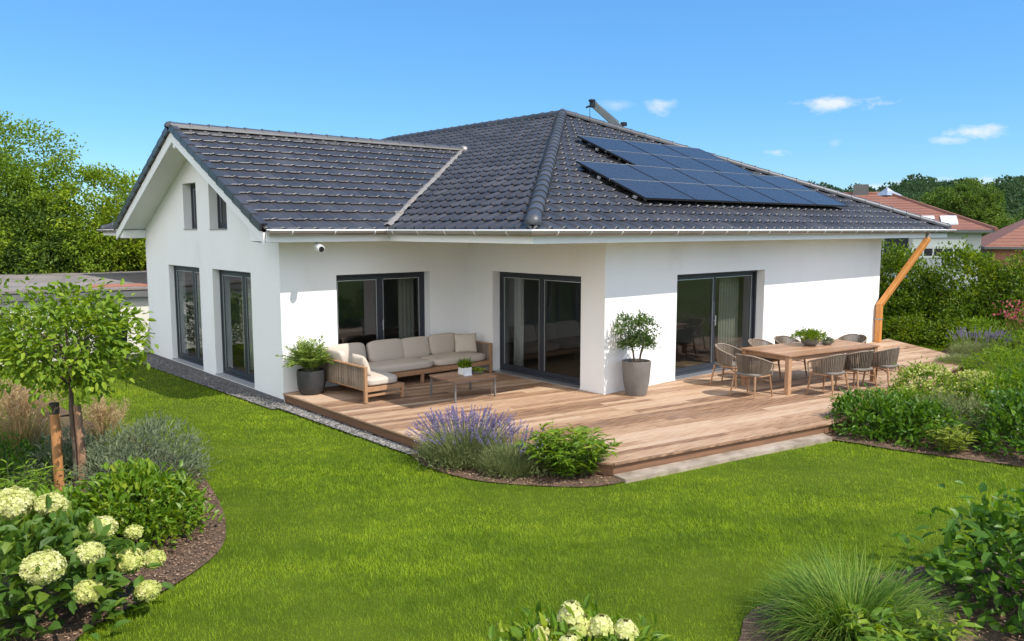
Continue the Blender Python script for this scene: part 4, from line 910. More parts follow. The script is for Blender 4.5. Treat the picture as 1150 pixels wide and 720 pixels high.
p = tl(.12,.12); t = thing('plant_bowl', 'dark round bowl with a ferny green plant in the middle of the dining table', 'plant pot', (p[0],p[1],.7535))
g = G(); g.lathe([(0,0),(.10,0),(.17,.06),(.19,.14),(.18,.145),(.165,.12),(0,.115)]); g.build('bowl', MT['greypot'], t, smooth=True, sharp=45)
g = G(); bush_foliage(g,(0,0,.12),(.27,.27,.17),80,11,.085,.022,spread=.16,up=.5); g.build('foliage', LF['broad'], t); s = G(); stems(s,(0,0,.1),rdir(12,.6)*.18+(0,0,.14),.004,.002); s.build('stem', MT['stem'], t)
p = tl(.52,.02); t = thing('plant_saucer', 'small grey-green plant in a low saucer right of the plant bowl', 'plant pot', (p[0],p[1],.7535))
g = G(); g.lathe([(0,0),(.07,0),(.10,.03),(.105,.04),(0,.035)]); g.build('saucer', MT['greypot'], t, smooth=True, sharp=45)
g = G(); bush_foliage(g,(0,0,.03),(.12,.12,.09),30,10,.05,.022,spread=.2); g.build('foliage', LF['greygreen'], t)

# potted plants
t = thing('potted_plant', 'charcoal rounded pot with arching light green fronds at the wing corner', 'potted plant', (-4.12,3.70,0.003))
g = G(); g.lathe([(0,0),(.19,0),(.235,.06),(.265,.2),(.27,.36),(.265,.455),(.24,.46),(.235,.40),(0,.39)],n=36); g.build('pot', MT['blackpot'], t, smooth=True, sharp=45)
g = G(); g.lathe([(0,.405),(.232,.402)],n=24); g.build('potting_soil', MT['potsoil'], t)
g = G(); s = G(); nb = 74
for i in range(nb):
    a = rng.uniform(0,6.28); ln = rng.uniform(.05,1.0); L = rng.uniform(.4,.68); p0 = np.array((*(rng.normal(0,.06,2)),.40)); pts = [p0]; ang = ln*.55
    for k in range(5): pts.append(pts[-1]+np.array((math.cos(a)*math.sin(ang),math.sin(a)*math.sin(ang),math.cos(ang)))*L/5); ang += .27*ln+.05
    s.tube(pts,[.006,.005,.004,.004,.003,.002],4,cap=False)
    P = np.array([pts[0]+(pts[1]-pts[0])*0 for _ in range(0)]+[np.array(pts[j])+(np.array(pts[j+1])-pts[j])*u for j in range(1,5) for u in (.1,.45,.8)]); Dm = np.repeat(np.diff(np.array(pts),axis=0)[1:],3,0)
    n = len(P); sd = np.array((-math.sin(a),math.cos(a),0))
    for sg in (-1,1): add_leaves(g,P,unit(unit(Dm)*.9+sd*sg*.8+rng.normal(0,.12,(n,3))),rng.uniform(.09,.15,n),.03,np.clip(rng.normal(.5,.25,n),0,1),fold=.15,droop=.15)
g.build('foliage', LF['pot_light'], t); s.build('stem', MT['stem'], t)
t = thing('potted_tree', 'tall grey concrete pot with a small bushy ficus beside the house corner', 'potted tree', (.46,-.40,.003))
g = G(); g.lathe([(0,0),(.19,0),(.20,.02),(.245,.25),(.272,.60),(.275,.64),(.25,.645),(.24,.58),(0,.57)],n=36); g.build('pot', MT['greypot'], t, smooth=True, sharp=45)
g = G(); g.lathe([(0,.60),(.12,.605),(.243,.59)],n=24); g.build('potting_soil', MT['potsoil'], t)
s = G()
for i in range(7):
    a = rng.uniform(0,6.28); s.tube([(.05*math.cos(a),.05*math.sin(a),.57),(.09*math.cos(a),.09*math.sin(a),.8),(.2*math.cos(a),.2*math.sin(a),1.15)],[.014,.011,.006],6,cap=False)
s.build('stem', MT['bark'], t, smooth=True)
g = G(); bush_foliage(g,(0,0,1.14),(.37,.37,.38),120,13,.085,.032,spread=.16,hemi=False,up=-.15,inner=.35); bush_foliage(g,(0,0,.88),(.33,.33,.28),75,13,.085,.032,spread=.18,up=-.1,inner=.4); g.build('foliage', LF['pot_ficus'], t)

# ------------------------------------------------------------------ planting: bed by the deck corner
def lavender(label, loc, r, h, nst, spikes=True, leaf='lavleaf', lean=.75, cat='lavender', name='lavender_bush', group=None, fl='lavflower', fs=1.0):
    t = thing(name, label, cat, loc, 0, group); g = G(); n = 4200
    a = rng.uniform(0,6.28,n); rr = np.sqrt(rng.random(n)); P = np.column_stack([np.cos(a)*rr*r*.6,np.sin(a)*rr*r*.6,np.zeros(n)])
    add_blades(g,P,a+rng.normal(0,.5,n),rr*lean*rng.uniform(.5,1.2,n),h*rng.uniform(.45,.85,n),.010,rng.random(n),3,rng.uniform(-.1,.6,n))
    bush_foliage(g,(0,0,.0),(r*.85,r*.85,h*.62),170,14,.07,.012,spread=.13,up=.7)
    g.build('foliage', LF[leaf], t)
    if spikes:
        s = G(); f = G()
        for i in range(nst):
            a = rng.uniform(0,6.28); q = math.sqrt(rng.random()); b = np.array((math.cos(a)*q*r*.5,math.sin(a)*q*r*.5,h*.3)); ln = q*lean*rng.uniform(.7,1.15)
            d = np.array((math.cos(a)*math.sin(ln),math.sin(a)*math.sin(ln),math.cos(ln))); L = h*rng.uniform(.62,.95); e = b+d*L+(0,0,.02)
            s.bar(b,e,.004,.004,rnd=rng.random())
            m = int(14*fs); u = np.linspace(.0,1,m); Q = e-d*.03+d[None]*(u*.13*rng.uniform(.7,1.2))[:,None]
            add_leaves(f,np.repeat(Q,2,0),unit(rdir(2*m)*.9+d),.020,.014,rng.random(2*m),fold=.3,droop=-.2)
        s.build('flower_stalk', LF['lavleaf'], t); f.build('flower_spike', LF[fl], t)
    return t
lavender('large lavender bush with purple spikes at the deck corner', (-4.22,-1.2,GZ), .84, .53, 340, lean=.95)
lavender('lower grey lavender bush between the purple lavender and the bright green clump', (-4.05,-2.05,GZ), .6, .46, 60)
def leafy(label, loc, r, h, n, L, W, leaf, name='perennial_clump', cat='plant', group=None, lean=.9):
    """strap and lance leaves on many upright stems"""
    t = thing(name, label, cat, loc, 0, group); g = G(); s = G()
    for i in range(n):
        a = rng.uniform(0,6.28); q = math.sqrt(rng.random()); b = np.array((math.cos(a)*q*r*.45,math.sin(a)*q*r*.45,0)); ln = q*lean*rng.uniform(.6,1.1); Ls = h*rng.uniform(.7,1.1)
        pts = [b]; an = ln*.5
        for k in range(4): pts.append(pts[-1]+np.array((math.cos(a)*math.sin(an),math.sin(a)*math.sin(an),math.cos(an)))*Ls/4); an += ln*.25
        s.tube(pts,[.006,.005,.004,.003,.002],4,cap=False); pts = np.array(pts)
        m = 13; u = rng.uniform(.12,1,m)*4*.999; j = u.astype(int); P = pts[j]+(pts[j+1]-pts[j])*(u-j)[:,None]; dd = unit(pts[j+1]-pts[j])
        az = rng.uniform(0,6.28,m); o = np.stack([np.cos(az),np.sin(az),0*az],1); add_leaves(g,P,unit(o+dd*.6),L*rng.uniform(.6,1.2,m),W,np.clip(rng.random(m)*.6+.4*pts[j][:,2]/h,0,1),fold=.12,droop=.35,rich=True)
    g.build('foliage', LF[leaf], t); s.build('stem', MT['stem'], t); return t
leafy('bright green lance-leaved clump at the front corner of the deck', (-3.62,-2.68,GZ+.01), .58, .62, 150, .17, .034, 'broad')

# ---- left bed
hy = thing('hydrangea_bush', 'large hydrangea with cream-green mophead flowers at the lower left', 'hydrangea', (-9.95,-2.55,GZ))
g = G(); cc = bush_foliage(g,(0,0,.02),(.88,.80,.80),170,7,.14,.085,spread=.13,up=.1,rich=True,inner=.3); g.build('foliage', LF['hydleaf'], hy)
s = G(); stems(s,(0,0,-.02),cc[:26]*.95,.012,.006); s.build('stem', MT['stem'], hy)
def flowerhead(par, c, r, leaf, n=230, ps=.019, squash=.82):
    """a mophead: domed bunches of small four-petalled florets"""
    g = G(); k = 26; bd = rdir(k,.25); bd[:,2] = np.where(bd[:,2] < -.3, -bd[:,2], bd[:,2]); bd = unit(bd); bt = rng.random(k)
    w_ = rng.integers(0,k,n); d = unit(bd[w_] + rng.normal(0,.27,(n,3))); fill = rng.random(n) < .38; d[fill] = rdir(int(fill.sum()),.35); dot = np.sum(d*bd[w_],1)
    P = np.array(c)+d*np.array((r,r,r*squash))*(rng.uniform(.80,.93,n)+.17*np.clip((dot-.8)/.2,0,1))[:,None]
    d = unit(d + rng.normal(0,.35,(n,3))); u = unit(np.cross(d,rng.normal(0,1,(n,3)))); w = np.cross(d,u); tt = np.clip(.25*bt[w_]+.75*rng.random(n),0,1)
    for q in range(4):
        e = u*math.cos(q*math.pi/2)+w*math.sin(q*math.pi/2); add_leaves(g,P,unit(e+d*.45),ps*rng.uniform(.8,1.2,n),ps*.9,tt,fold=-.1,droop=.25,N=d)
    return g.build('flower_head', LF[leaf], par, smooth=False)
for (x,y,z,r,lf) in ((-.02,.40,.90,.20,'white'),(.26,.30,.86,.14,'white'),(-.42,.28,.92,.15,'cream'),(-.55,.02,.84,.18,'cream'),(-.62,-.25,.70,.15,'cream'),(.62,.08,.62,.135,'white'),(.88,.12,.50,.09,'cream'),(.38,-.42,.60,.13,'white'),(.02,-.55,.62,.175,'white'),(.72,-.35,.42,.14,'cream'),(.93,-.28,.36,.11,'cream'),(.30,-.66,.38,.12,'cream'),(.78,-.60,.22,.11,'cream'),(-.75,.35,.80,.16,'white')):
    flowerhead(hy,(x,y,z),r*.88,lf,n=int(1150*(r/.15)**1.7))
bush('bright green broad-leaved shrub beside the bark edge of the left bed', (-8.66,-1.18,GZ), (.70,.66,.68), 'broad', .10, .05, 260, 12, rich=True, spread=.12)
bush('grey-green feathery shrub behind the bright green one in the left bed', (-8.1,.62,GZ), (.78,.78,.62), 'greygreen', .10, .016, 260, 20, spread=.12, up=.6)
bush('smaller grey-green shrub near the young tree trunk', (-8.72,1.5,GZ), (.5,.6,.55), 'greygreen', .09, .016, 130, 18, spread=.14, up=.7)
bush('dark green shrub at the left edge behind the timber stake', (-9.5,1.75,GZ), (.72,.7,.55), 'deep', .08, .035, 170, 13)
leafy('grassy mid green clump left of the timber stake', (-9.62,.25,GZ), .7, .6, 80, .16, .022, 'mid')
bush('low dark shrub between hydrangea and grassy clump', (-9.4,-.75,GZ), (.55,.55,.5), 'mid', .10, .045, 110, 11, rich=True)
def grassclump(label, loc, r, h, n, leaf, w=.006, lean=.7, curl=.9, name='grass_clump', group=None, plume=None, cat='ornamental grass'):
    t = thing(name, label, cat, loc, 0, group); g = G(); a = rng.uniform(0,6.28,n); q = np.sqrt(rng.random(n)); P = np.column_stack([np.cos(a)*q*r*.35,np.sin(a)*q*r*.35,np.zeros(n)])
    add_blades(g,P,a+rng.normal(0,.35,n),q*lean*rng.uniform(.6,1.2,n)*.8,h*rng.uniform(.55,1.1,n),w,rng.random(n),5,rng.uniform(.2,1.5,n)*curl); g.build('blades', LF[leaf], t)
    if plume:
        f = G(); s = G()
        for i in range(plume[0]):
            az = rng.uniform(0,6.28); ln = rng.uniform(.05,.6); d = np.array((math.cos(az)*math.sin(ln),math.sin(az)*math.sin(ln),math.cos(ln))); L = h*rng.uniform(.85,1.2); s.bar((0,0,.05),d*L,.004,.004)
            m = 26; Q = d[None]*(L*rng.uniform(.72,1.08,m))[:,None]+rng.normal(0,.02,(m,3)); add_leaves(f,Q,unit(d+rdir(m)*.9),.06,.010,rng.random(m))
        s.build('stalk', LF[plume[1]], t); f.build('plume', LF[plume[1]], t)
    return t
grassclump('beige feathery grass at the left edge behind the dark shrub', (-9.0,3.1,GZ), .85, .95, 800, 'olivegrass', plume=(120,'beige'), group='beige feathery grasses behind the young tree')
grassclump('beige feathery grass just right of the young tree trunk', (-8.05,2.7,GZ), .55, .66, 500, 'olivegrass', plume=(70,'beige'), group='beige feathery grasses behind the young tree')
bush('pale yellow-green low shrub beside the right-hand beige grass', (-7.75,2.1,GZ), (.42,.42,.45), 'lime', .06, .02, 80, 10)
bush('small lime plant at the tip of the left bed', (-7.68,.25,GZ), (.2,.2,.2), 'lime', .07, .02, 26, 10, nst=5)
bush('green shrub behind the beige grass at the far left', (-9.6,4.9,GZ), (.9,.9,.8), 'mid', .09, .04, 160, 12)
# young tree, its two stakes
t = thing('young_tree', 'young tree with a loose round green crown in the left bed', 'tree', (-8.80,.92,GZ))
s = G(); s.tube([(0,0,-.05),(.01,.0,.5),(.0,.02,1.05),(.02,.03,1.5),(.0,.05,2.1)],[.036,.032,.03,.025,.01],10)
ends = []
for i in range(16):
    a = rng.uniform(0,6.28); z0 = rng.uniform(1.25,1.85); L = rng.uniform(.45,.78); e = np.array((math.cos(a)*L,math.sin(a)*L,z0+rng.uniform(.1,.55))); s.tube([(.01,.02,z0),(e[0]*.5,e[1]*.5,z0+.22),e],[.018,.011,.004],6,cap=False); ends.append(e)
s.build('trunk', MT['bark'], t, smooth=True)
g = G(); ends = np.array(ends); c0 = np.array((0,.03,1.90)); d = rdir(240,.0); pos = c0+d*np.array((.86,.86,.74))*(rng.uniform(.25,1.12,240)**.55*lobes(7)(d))[:,None]; pos = np.vstack([pos,ends,ends*.8+(0,0,.1)])
pos = pos[pos[:,2] > 1.32]
P = np.repeat(pos,13,0)+rng.normal(0,.06,(len(pos)*13,3)); D = unit(unit(P-c0)*.8+rng.normal(0,.55,(len(P),3))+(0,0,-.05))
add_leaves(g,P,D,.10*rng.uniform(.6,1.25,len(P)),.058*rng.uniform(.7,1.2,len(P)),np.clip(rng.normal(.5,.25,len(P)),0,1),rich=True,fold=.18,droop=.25); g.build('crown', LF['young'], t)
t = thing('tree_stake', 'smooth orange-brown timber stake with a dark top left of the young tree', 'stake', (-8.98,.98,GZ))
g = G(); g.tube([(0,0,-.1),(0,.0,.55),(.0,.01,1.14)],[.06,.057,.055],14); g.build('post', MT['stake'], t, smooth=True, sharp=40)
g = G(); g.tube([(0,.01,1.02),(0,.01,1.155)],[.058,.057],14); g.build('dark_top', MT['darkcap'], t, smooth=True, sharp=40)
t = thing('tree_stake', 'rough peeling timber stake close against the young tree trunk', 'stake', (-8.74,.86,GZ))
g = G(); g.tube([(0,0,-.1),(.01,0,.5),(-.012,.005,1.12)],[.055,.05,.044],12); g.build('post', MT['bark_red'], t, smooth=True, sharp=40)
g = G(); g.tube([(-.24,.12,.98),(-.1,.09,.985),(-.06,.1,.985)],.012,6); g.build('tie_strap', MT['darkcap'], t)

# ---- right bed
RB = [
 ('dark green leafy shrub at the tip of the right bed beside the deck edge', (1.75,-4.30), (.72,.62,.52), 'deep', .10,.042,170,12,True),
 ('dark green leafy shrub at the lawn edge, second along the right bed', (1.95,-5.0), (.72,.62,.52), 'deep', .10,.045,170,12,True),
 ('fine-leaved olive shrub in the middle of the right bed edge', (2.75,-5.2), (.75,.70,.5), 'lavleaf', .09,.018,190,15,False),
 ('mid green shrub with small leaves behind the dark edge shrubs', (2.85,-4.4), (.7,.55,.5), 'mid', .08,.03,170,13,False),
 ('dark shrub at the right edge of the frame, closest to the lawn', (2.45,-6.55), (.85,.80,.82), 'deep', .10,.055,190,12,True),
 ('dense mid green shrub at the right edge, behind the dark one by the lawn', (4.2,-6.2), (1.0,.9,.95), 'mid', .10,.04,210,12,False),
 ('mid green mound in the centre of the right bed', (4.2,-5.6), (.85,.75,.62), 'mid', .09,.035,190,13,False),
 ('bright green fine mound at the right, below the lavender', (6.9,-4.9), (1.0,.85,.72), 'broad', .07,.02,220,14,False),
 ('deep green mound between the bright mound and the dense shrub', (5.9,-5.7), (.95,.85,.75), 'deep', .08,.035,190,12,False),
 ('bright green mound next to the grey lavender', (8.5,-4.1), (.95,.8,.62), 'mid', .07,.025,180,13,False),
 ('grey-green mound at the right behind the bright green mounds', (10.5,-4.1), (1.1,1.0,.8), 'mid', .08,.025,200,14,False),
 ('olive mound at the right edge below the red flowers', (11.6,-4.6), (1.1,1.1,1.05), 'lavleaf', .09,.02,190,13,False),
 ('leafy green shrub behind the lavender at the end of the deck', (12.4,-2.5), (.9,.8,.85), 'mid', .09,.04,160,12,False)]
for lb,(x,y),r,lf,L,W,cl,per,rich in RB: bush(lb,(x,y,GZ),r,lf,L*1.12,W*1.15,int(cl*.8),int(per*1.2),rich=rich,group='shrubs of the right bed',spread=.105,inner=.2,bump=14)
leafy('small yellow-green spiky plant at the lawn edge of the right bed', (1.42,-5.62,GZ), .38,.42,42,.14,.024,'lime')
leafy('small yellow-green plant at the back of the dark tip shrub', (2.55,-3.95,GZ), .35,.55,30,.10,.03,'lime')
def euph(label, loc, r, n, heads):
    t = thing('spurge_plant', label, 'plant', loc, 0, 'pale yellow flowering plants in the right bed'); g = G(); cc = bush_foliage(g,(0,0,.0),r,n,12,.085,.032,spread=.15); g.build('foliage', LF['mid'], t)
    f = G(); d = rdir(heads,.8); d[:,2] = np.abs(d[:,2]); P = np.repeat(d*np.array(r)*1.06,16,0)+rng.normal(0,.05,(heads*16,3))*np.array((1,1,.5)); add_leaves(f,P,rdir(len(P),.6),.05,.045,rng.random(len(P)),droop=0); stuff(f.build('flower_bracts', LF['paleyellow'], t))
euph('pale yellow flowering plant nearest the dining chairs', (4.35,-4.1,GZ), (.75,.62,.72), 130, 95)
euph('pale yellow flowering plant right of the one nearest the chairs', (4.5,-4.85,GZ), (.66,.6,.70), 110, 70)
lavender('dark grey lavender mound hanging over the deck end', (9.1,-2.95,GZ), .62, .50, 0, spikes=False, cat='plant', name='grey_mound')
lavender('purple flowering lavender beside the far end of the deck', (10.9,-2.75,GZ), .85, .62, 110)
grassclump('olive and russet grass tuft below the red flowers at the far right', (12.6,-3.5,GZ), 1.1, 1.15, 900, 'olivegrass', w=.009, plume=(70,'olivegrass'))
t = bush('red flowering shrub in front of the hedge at the right edge', (12.75,-3.15,GZ), (.6,.6,1.05), 'mid', .09,.035,120,11)
f = G(); P = np.column_stack([rng.normal(0,.36,230),rng.normal(0,.36,230),rng.uniform(.9,1.4,230)]); add_leaves(f,P,rdir(230,.5),.09,.045,rng.random(230)); stuff(f.build('flowers', LF['red'], t))
bush('dark red-leaved shrub at the very right edge', (13.2,-3.9,GZ), (.6,.6,1.4), 'redleaf', .09,.045,140,12)
# white leaves/flowers dotted over the dark shrub
# ---- near plants at the bottom
grassclump('big fountain of arching ornamental grass at the bottom of the picture', (-4.95,-7.28,GZ), .9, .72, 2800, 'blade', w=.011, lean=1.15, curl=1.5)
leafy('broad-leaved green plant in front of the ornamental grass', (-5.25,-7.85,GZ), .5,.50,42,.13,.05,'broad')
bush('dark glossy broad-leaved bush at the bottom right corner', (-3.15,-8.1,GZ), (.92,.86,.95), 'deep', .15,.08,130,9, rich=True, spread=.17, up=-.25, nst=26, inner=.35)
hp = thing('flowering_shrub', 'shrub with pointed cream flower clusters at the bottom edge of the picture', 'hydrangea', (-7.3,-6.5,GZ))
g = G(); cc = bush_foliage(g,(0,0,0),(.74,.62,.42),150,8,.12,.05,spread=.15,up=.5,rich=True); g.build('foliage', LF['broad'], hp); s = G(); stems(s,(0,0,-.02),cc[:20],.01,.004); s.build('stem', MT['stem'], hp)
def cone_head(par, c, r, h, leaf):
    for k in range(2 if h > .12 else 1): pass
    g = G(); n = 190; z = rng.random(n)**1.2; a = rng.uniform(0,6.28,n); rr = r*(1-z*.6)*rng.uniform(.75,1.2,n); P = np.array(c)+np.stack([np.cos(a)*rr,np.sin(a)*rr,z*h],1); d = unit(np.stack([np.cos(a),np.sin(a),.3+z],1)); u = unit(np.cross(d,rng.normal(0,1,(n,3)))); w = np.cross(d,u)
    for k in range(4): add_leaves(g,P,unit(u*math.cos(k*1.571)+w*math.sin(k*1.571)+d*.4),.026,.024,np.clip(rng.random(n)*.7+.3*z,0,1),fold=-.1,droop=.2,N=d)
    g.build('flower_head', LF[leaf], par)
for x,y,z,r,h,lf in ((.06,.18,.50,.075,.16,'white'),(.10,.10,.42,.09,.14,'cream'),(-.16,-.02,.42,.075,.12,'white'),(-.22,.17,.42,.035,.06,'white'),(-.31,.22,.40,.03,.05,'white'),(-.40,.25,.37,.035,.05,'white'),(-.28,.0,.36,.06,.09,'white'),(.30,-.12,.42,.07,.12,'white'),(.02,.36,.36,.05,.08,'cream'),(-.12,.30,.38,.05,.09,'white'),(.16,-.02,.46,.07,.12,'white')):
    cone_head(hp,(x,y,z+.06),r*1.25,h*.62,lf)

# ------------------------------------------------------------------ boundary hedges and trees
hl = ['tall hedge shrub behind the house corner, just right of the orange pipe','tall hedge shrub with a yellow-green top, below the grey neighbour wall','tall hedge shrub under the small window of the grey neighbour house','tall dark hedge shrub below the second red roof','tall hedge shrub at the right edge of the frame']
for i,(x,y,r,lf,tn) in enumerate([(15.6,3.6,(1.3,1.7,2.75),'hedge',(0,.85)),(15.4,1.2,(1.3,1.5,2.4),'hedge',(.1,1)),(15.3,-.9,(1.2,1.3,2.4),'hedge',(.15,1)),(15.0,-2.8,(1.5,1.6,2.65),'hedge',(0,.9)),(15.0,-5.2,(1.5,1.7,2.7),'hedge',(0,1))]):
    t = thing('hedge_shrub', hl[i], 'hedge', (x,y,GZ), 0, 'tall hedge shrubs along the right boundary'); g = G(); cc = bush_foliage(g,(0,0,.1),r,420,15,.135,.07,spread=.085,up=.2,tone=tn,bump=14,inner=.25)
    bush_foliage(g,(0,0,.0),(r[0]*1.05,r[1]*1.05,r[2]*.62),260,15,.13,.07,spread=.09,up=.1,tone=(tn[0],tn[1]*.8)); g.build('foliage', LF['hedge'], t); s = G(); stems(s,(0,0,-.05),cc[:16]*.9,.03,.01); s.build('stem', MT['bark'], t)
    if i in (1,3):
        g = G(); d = rdir(60,1.2); d[:,2] = np.abs(d[:,2]); P = np.repeat(d*np.array(r)*1.0+(0,0,.12),12,0)+rng.normal(0,.12,(720,3)); add_leaves(g,P,rdir(720,.5),.12,.06,rng.random(720)); stuff(g.build('young_shoots', LF['yellowgreen'], t))
ml = ['middle-height dark shrub in front of the hedge beside the orange pipe','middle-height dark shrub in the centre in front of the hedge','middle-height dark shrub in front of the hedge, near the red flowers']
for i,(x,y) in enumerate([(14.3,2.3),(14.2,.3),(14.0,-1.5)]): bush(ml[i],(x,y,GZ),(.9,1.2,1.3),'hedge',.12,.06,190,13,group='middle row of the right boundary',tone=(0,.8))
ll = ['low leafy shrub at the grass strip beside the orange pipe','low leafy shrub behind the far end of the deck','low leafy shrub between the deck end and the red flowers']
for i,(x,y) in enumerate([(13.3,1.5),(13.2,.0),(13.1,-1.35)]): bush(ll[i],(x,y,GZ),(.75,.85,.7),'hedge',.11,.05,150,12,group='low row of the right boundary',tone=(.2,1))
# ---- left: garage, shrubs in front of it, bin, trees behind
gar = thing('garage', 'long low cream garage with a flat felt roof behind the left trees', 'garage', (-6,22,-1.2))
gz = 1.35; A_ = np.array((-11.5,17.6)); B_ = np.array((0.2,14.9)); gd = unit(B_-A_); gn = np.array((-gd[1],gd[0]))
def gp(u,v,z): p = A_+gd*u+gn*v; return (p[0],p[1],z)
GL, GD = np.linalg.norm(B_-A_), 12.0
g = G()
def hexa(g, u0,u1,v0,v1,z0,z1,rnd=.5): g.add([gp(u0,v0,z0),gp(u1,v0,z0),gp(u1,v1,z0),gp(u0,v1,z0),gp(u0,v0,z1),gp(u1,v0,z1),gp(u1,v1,z1),gp(u0,v1,z1)],[(0,3,2,1),(4,5,6,7),(0,1,5,4),(1,2,6,5),(2,3,7,6),(3,0,4,7)],rnd)
hexa(g,0,GL,0,GD,-1.3,gz-.28); g.build('wall', MT['garage_wall'], gar, world=True)
g = G(); hexa(g,-.25,GL+.25,-.25,GD+.2,gz-.06,gz); rf = g.build('roof', MT['garage_roof'], gar, world=True)
def gsub(g,nm,m): o = g.build(nm,m); o.data.transform(Matrix.Translation(-gar.location)); o.parent = rf
g = G(); hexa(g,-.22,GL+.22,-.22,GD+.17,gz-.279,gz-.061); gsub(g,'roof_edge',MT['darkstone'])
g = G()
for u in np.arange(1,GL,1.0): hexa(g,u-.04,u+.04,0,GD,gz+.001,gz+.012,rng.random())
gsub(g,'roofing_seam',MT['garage_roof'])
g = G(); hexa(g,GL-5.2,GL-2.6,.3,1.6,gz+.004,gz+.02); gsub(g,'felt_patch',MT['brick'])
g = G(); hexa(g,3.0,4.6,-.03,-.002,-.1,.75); w_ = g.build('window', MT['frame'], gar, world=True)
g = G(); hexa(g,3.08,4.52,-.036,-.031,-.02,.67); o = g.build('pane', MT['panel']); o.data.transform(Matrix.Translation(-gar.location)); o.parent = w_
t = thing('waste_bin', 'dark green wheeled bin standing at the far corner of the house', 'bin', (-5.15,13.1,GZ-.15), R(15))
g = G(); g.add([(-.24,-.26,.08),(.24,-.26,.08),(.24,.26,.08),(-.24,.26,.08),(-.3,-.36,1.0),(.3,-.36,1.0),(.3,.33,1.0),(-.3,.33,1.0)],[(0,3,2,1),(4,5,6,7),(0,1,5,4),(1,2,6,5),(2,3,7,6),(3,0,4,7)]); g.build('body', MT['binmat'], t, bevel=.02)
g = G(); g.add([(-.32,-.4,1.0),(.32,-.4,1.0),(.32,.36,1.03),(-.32,.36,1.03),(-.29,-.36,1.05),(.29,-.36,1.05),(.29,.34,1.1),(-.29,.34,1.1)],[(0,3,2,1),(4,5,6,7),(0,1,5,4),(1,2,6,5),(2,3,7,6),(3,0,4,7)]); g.tube([(-.25,.4,.97),(.25,.4,.97)],.018,8); g.build('lid', MT['binmat'], t, bevel=.01)
for sx in (-1,1): g = G(); g.tube([(sx*.24,.27,.1),(sx*.3,.27,.1)],.1,16); g.build('wheel', MT['pframe'], t, smooth=True, sharp=40)
for i,(x,y,r,lf,lb) in enumerate([(-6.0,12.9,(.9,.8,1.5),'deep','dark green shrub in front of the garage, next to the bin'),(-7.2,12.8,(1.0,.8,1.35),'mid','mid green shrub in front of the garage behind the young tree'),(-8.7,12.6,(1.1,.9,1.25),'hedge','dark shrub in front of the garage at the far left of the lawn'),(-10.2,12.2,(1.1,.9,1.3),'mid','bushy green shrub at the back left corner of the lawn'),(-9.4,8.4,(1.0,.9,1.0),'yellowgreen','yellow-green shrub at the left edge of the lawn')]):
    bush(lb,(x,y,GZ-.05),r,lf,.10,.045,200,12,group='shrubs along the back of the left lawn')
def pole(label, loc, h, col):
    pass
tree('leafy yellow-green small tree reaching in at the left edge', (-10.15,2.4,GZ), 3.2, (.95,.95,.85), 1.75, 'yellowgreen', .10, 130, 10, .05, name='small_tree', rich=True, limbs=10, spread=.1)
tree('tall loose tree at the left edge, the highest behind the garage', (-5.2,31.0,-1.2), 9, (3.3,3.1,2.9), 3.1, 'tree_a', .17, 360, 58, .22, limbs=14, group='trees behind the garage', spread=.09, inner=.4)
tree('wide olive green tree behind the garage, left of the gable eave', (-.9,27.8,-1.2), 7, (3.2,3.0,2.55), 1.4, 'tree_b', .16, 400, 58, .2, limbs=12, group='trees behind the garage', spread=.075)
tree('low dark tree filling the gap under the tall loose tree', (-4.2,28.6,-1.2), 6, (2.3,2.2,2.2), 1.2, 'tree_dark', .19, 240, 34, .16, group='trees behind the garage')
tree('bushy bright tree at the left edge under the tall loose tree', (-7.6,28.0,-1.2), 6, (2.7,2.4,2.5), .8, 'tree_b', .16, 280, 50, .18, group='trees behind the garage')
tree('olive tree half hidden by the far eave of the wing', (2.6,30.0,-1.2), 7, (3.2,3.0,2.4), 1.6, 'tree_b', .17, 300, 50, .2, group='trees behind the garage')
tree('small rounded tree hanging over the garage roof', (-2.6,27.2,-1.2), 4.5, (1.9,1.6,1.7), .9, 'tree_a', .18, 190, 34, .14, group='trees behind the garage')
tree('dark spreading tree behind the others at the far left', (-9.5,34.0,-1.2), 7.5, (3.4,3.2,3.0), 1.4, 'tree_dark', .26, 260, 30, .22, group='trees behind the garage')
# ---- right: neighbours and wood
def hiphouse(label, loc, xw, yw, rise, eave, ins, wallm, ov=.6, hr=None):
    """a house with a hip roof; loc = its corner nearest to us on the right (low y)"""
    t = thing('neighbour_house', label, 'house', loc); X0,Y0 = 0,0; X1,Y1 = xw,yw
    g = G(); g.box((ov,ov,0),(X1-ov,Y1-ov,eave-.05)); g.build('wall', MT[wallm], t)
    r = xw/2; hr = hr or r; A,B = (r,hr,eave+rise),(r,Y1-hr,eave+rise); v = [(X0,Y0,eave),(X1,Y0,eave),(X1,Y1,eave),(X0,Y1,eave),A,B]
    g = G(); g.add([(x,y,z) for x,y,z in v],[(0,1,4),(2,3,5)],.4); g.add(v,[(1,2,5,4),(3,0,4,5)],.5)
    # course lines: thin raised strips up the slope facing us
    for i in range(14):
        f = (i+.5)/14; g.bar((r*f,hr*f,eave+rise*f+.0),(r*f,Y1-hr*f,eave+rise*f+.0),.04,.035,rnd=.3+.3*rng.random())
    rf = g.build('roof', MT['red_roof'], t)
    g = G(); g.tube([v[0],A],.12,6); g.tube([A,B],.12,6); o = g.build('ridge_tiles', MT['red_roof'], rf); 
    g = G(); g.box((.0,.0,eave-.16),(X1,Y1,eave-.004)); o = g.build('eave_board', MT['darkstone'], rf)
    return t, rf
nb, nrf = hiphouse('grey neighbour house with a red hip roof and a skylight', (36.0,5.3,GZ), 16, 30, 2.3, 3.28, .5, 'house_grey', hr=5.2); nb.rotation_euler = (0,0,R(25))
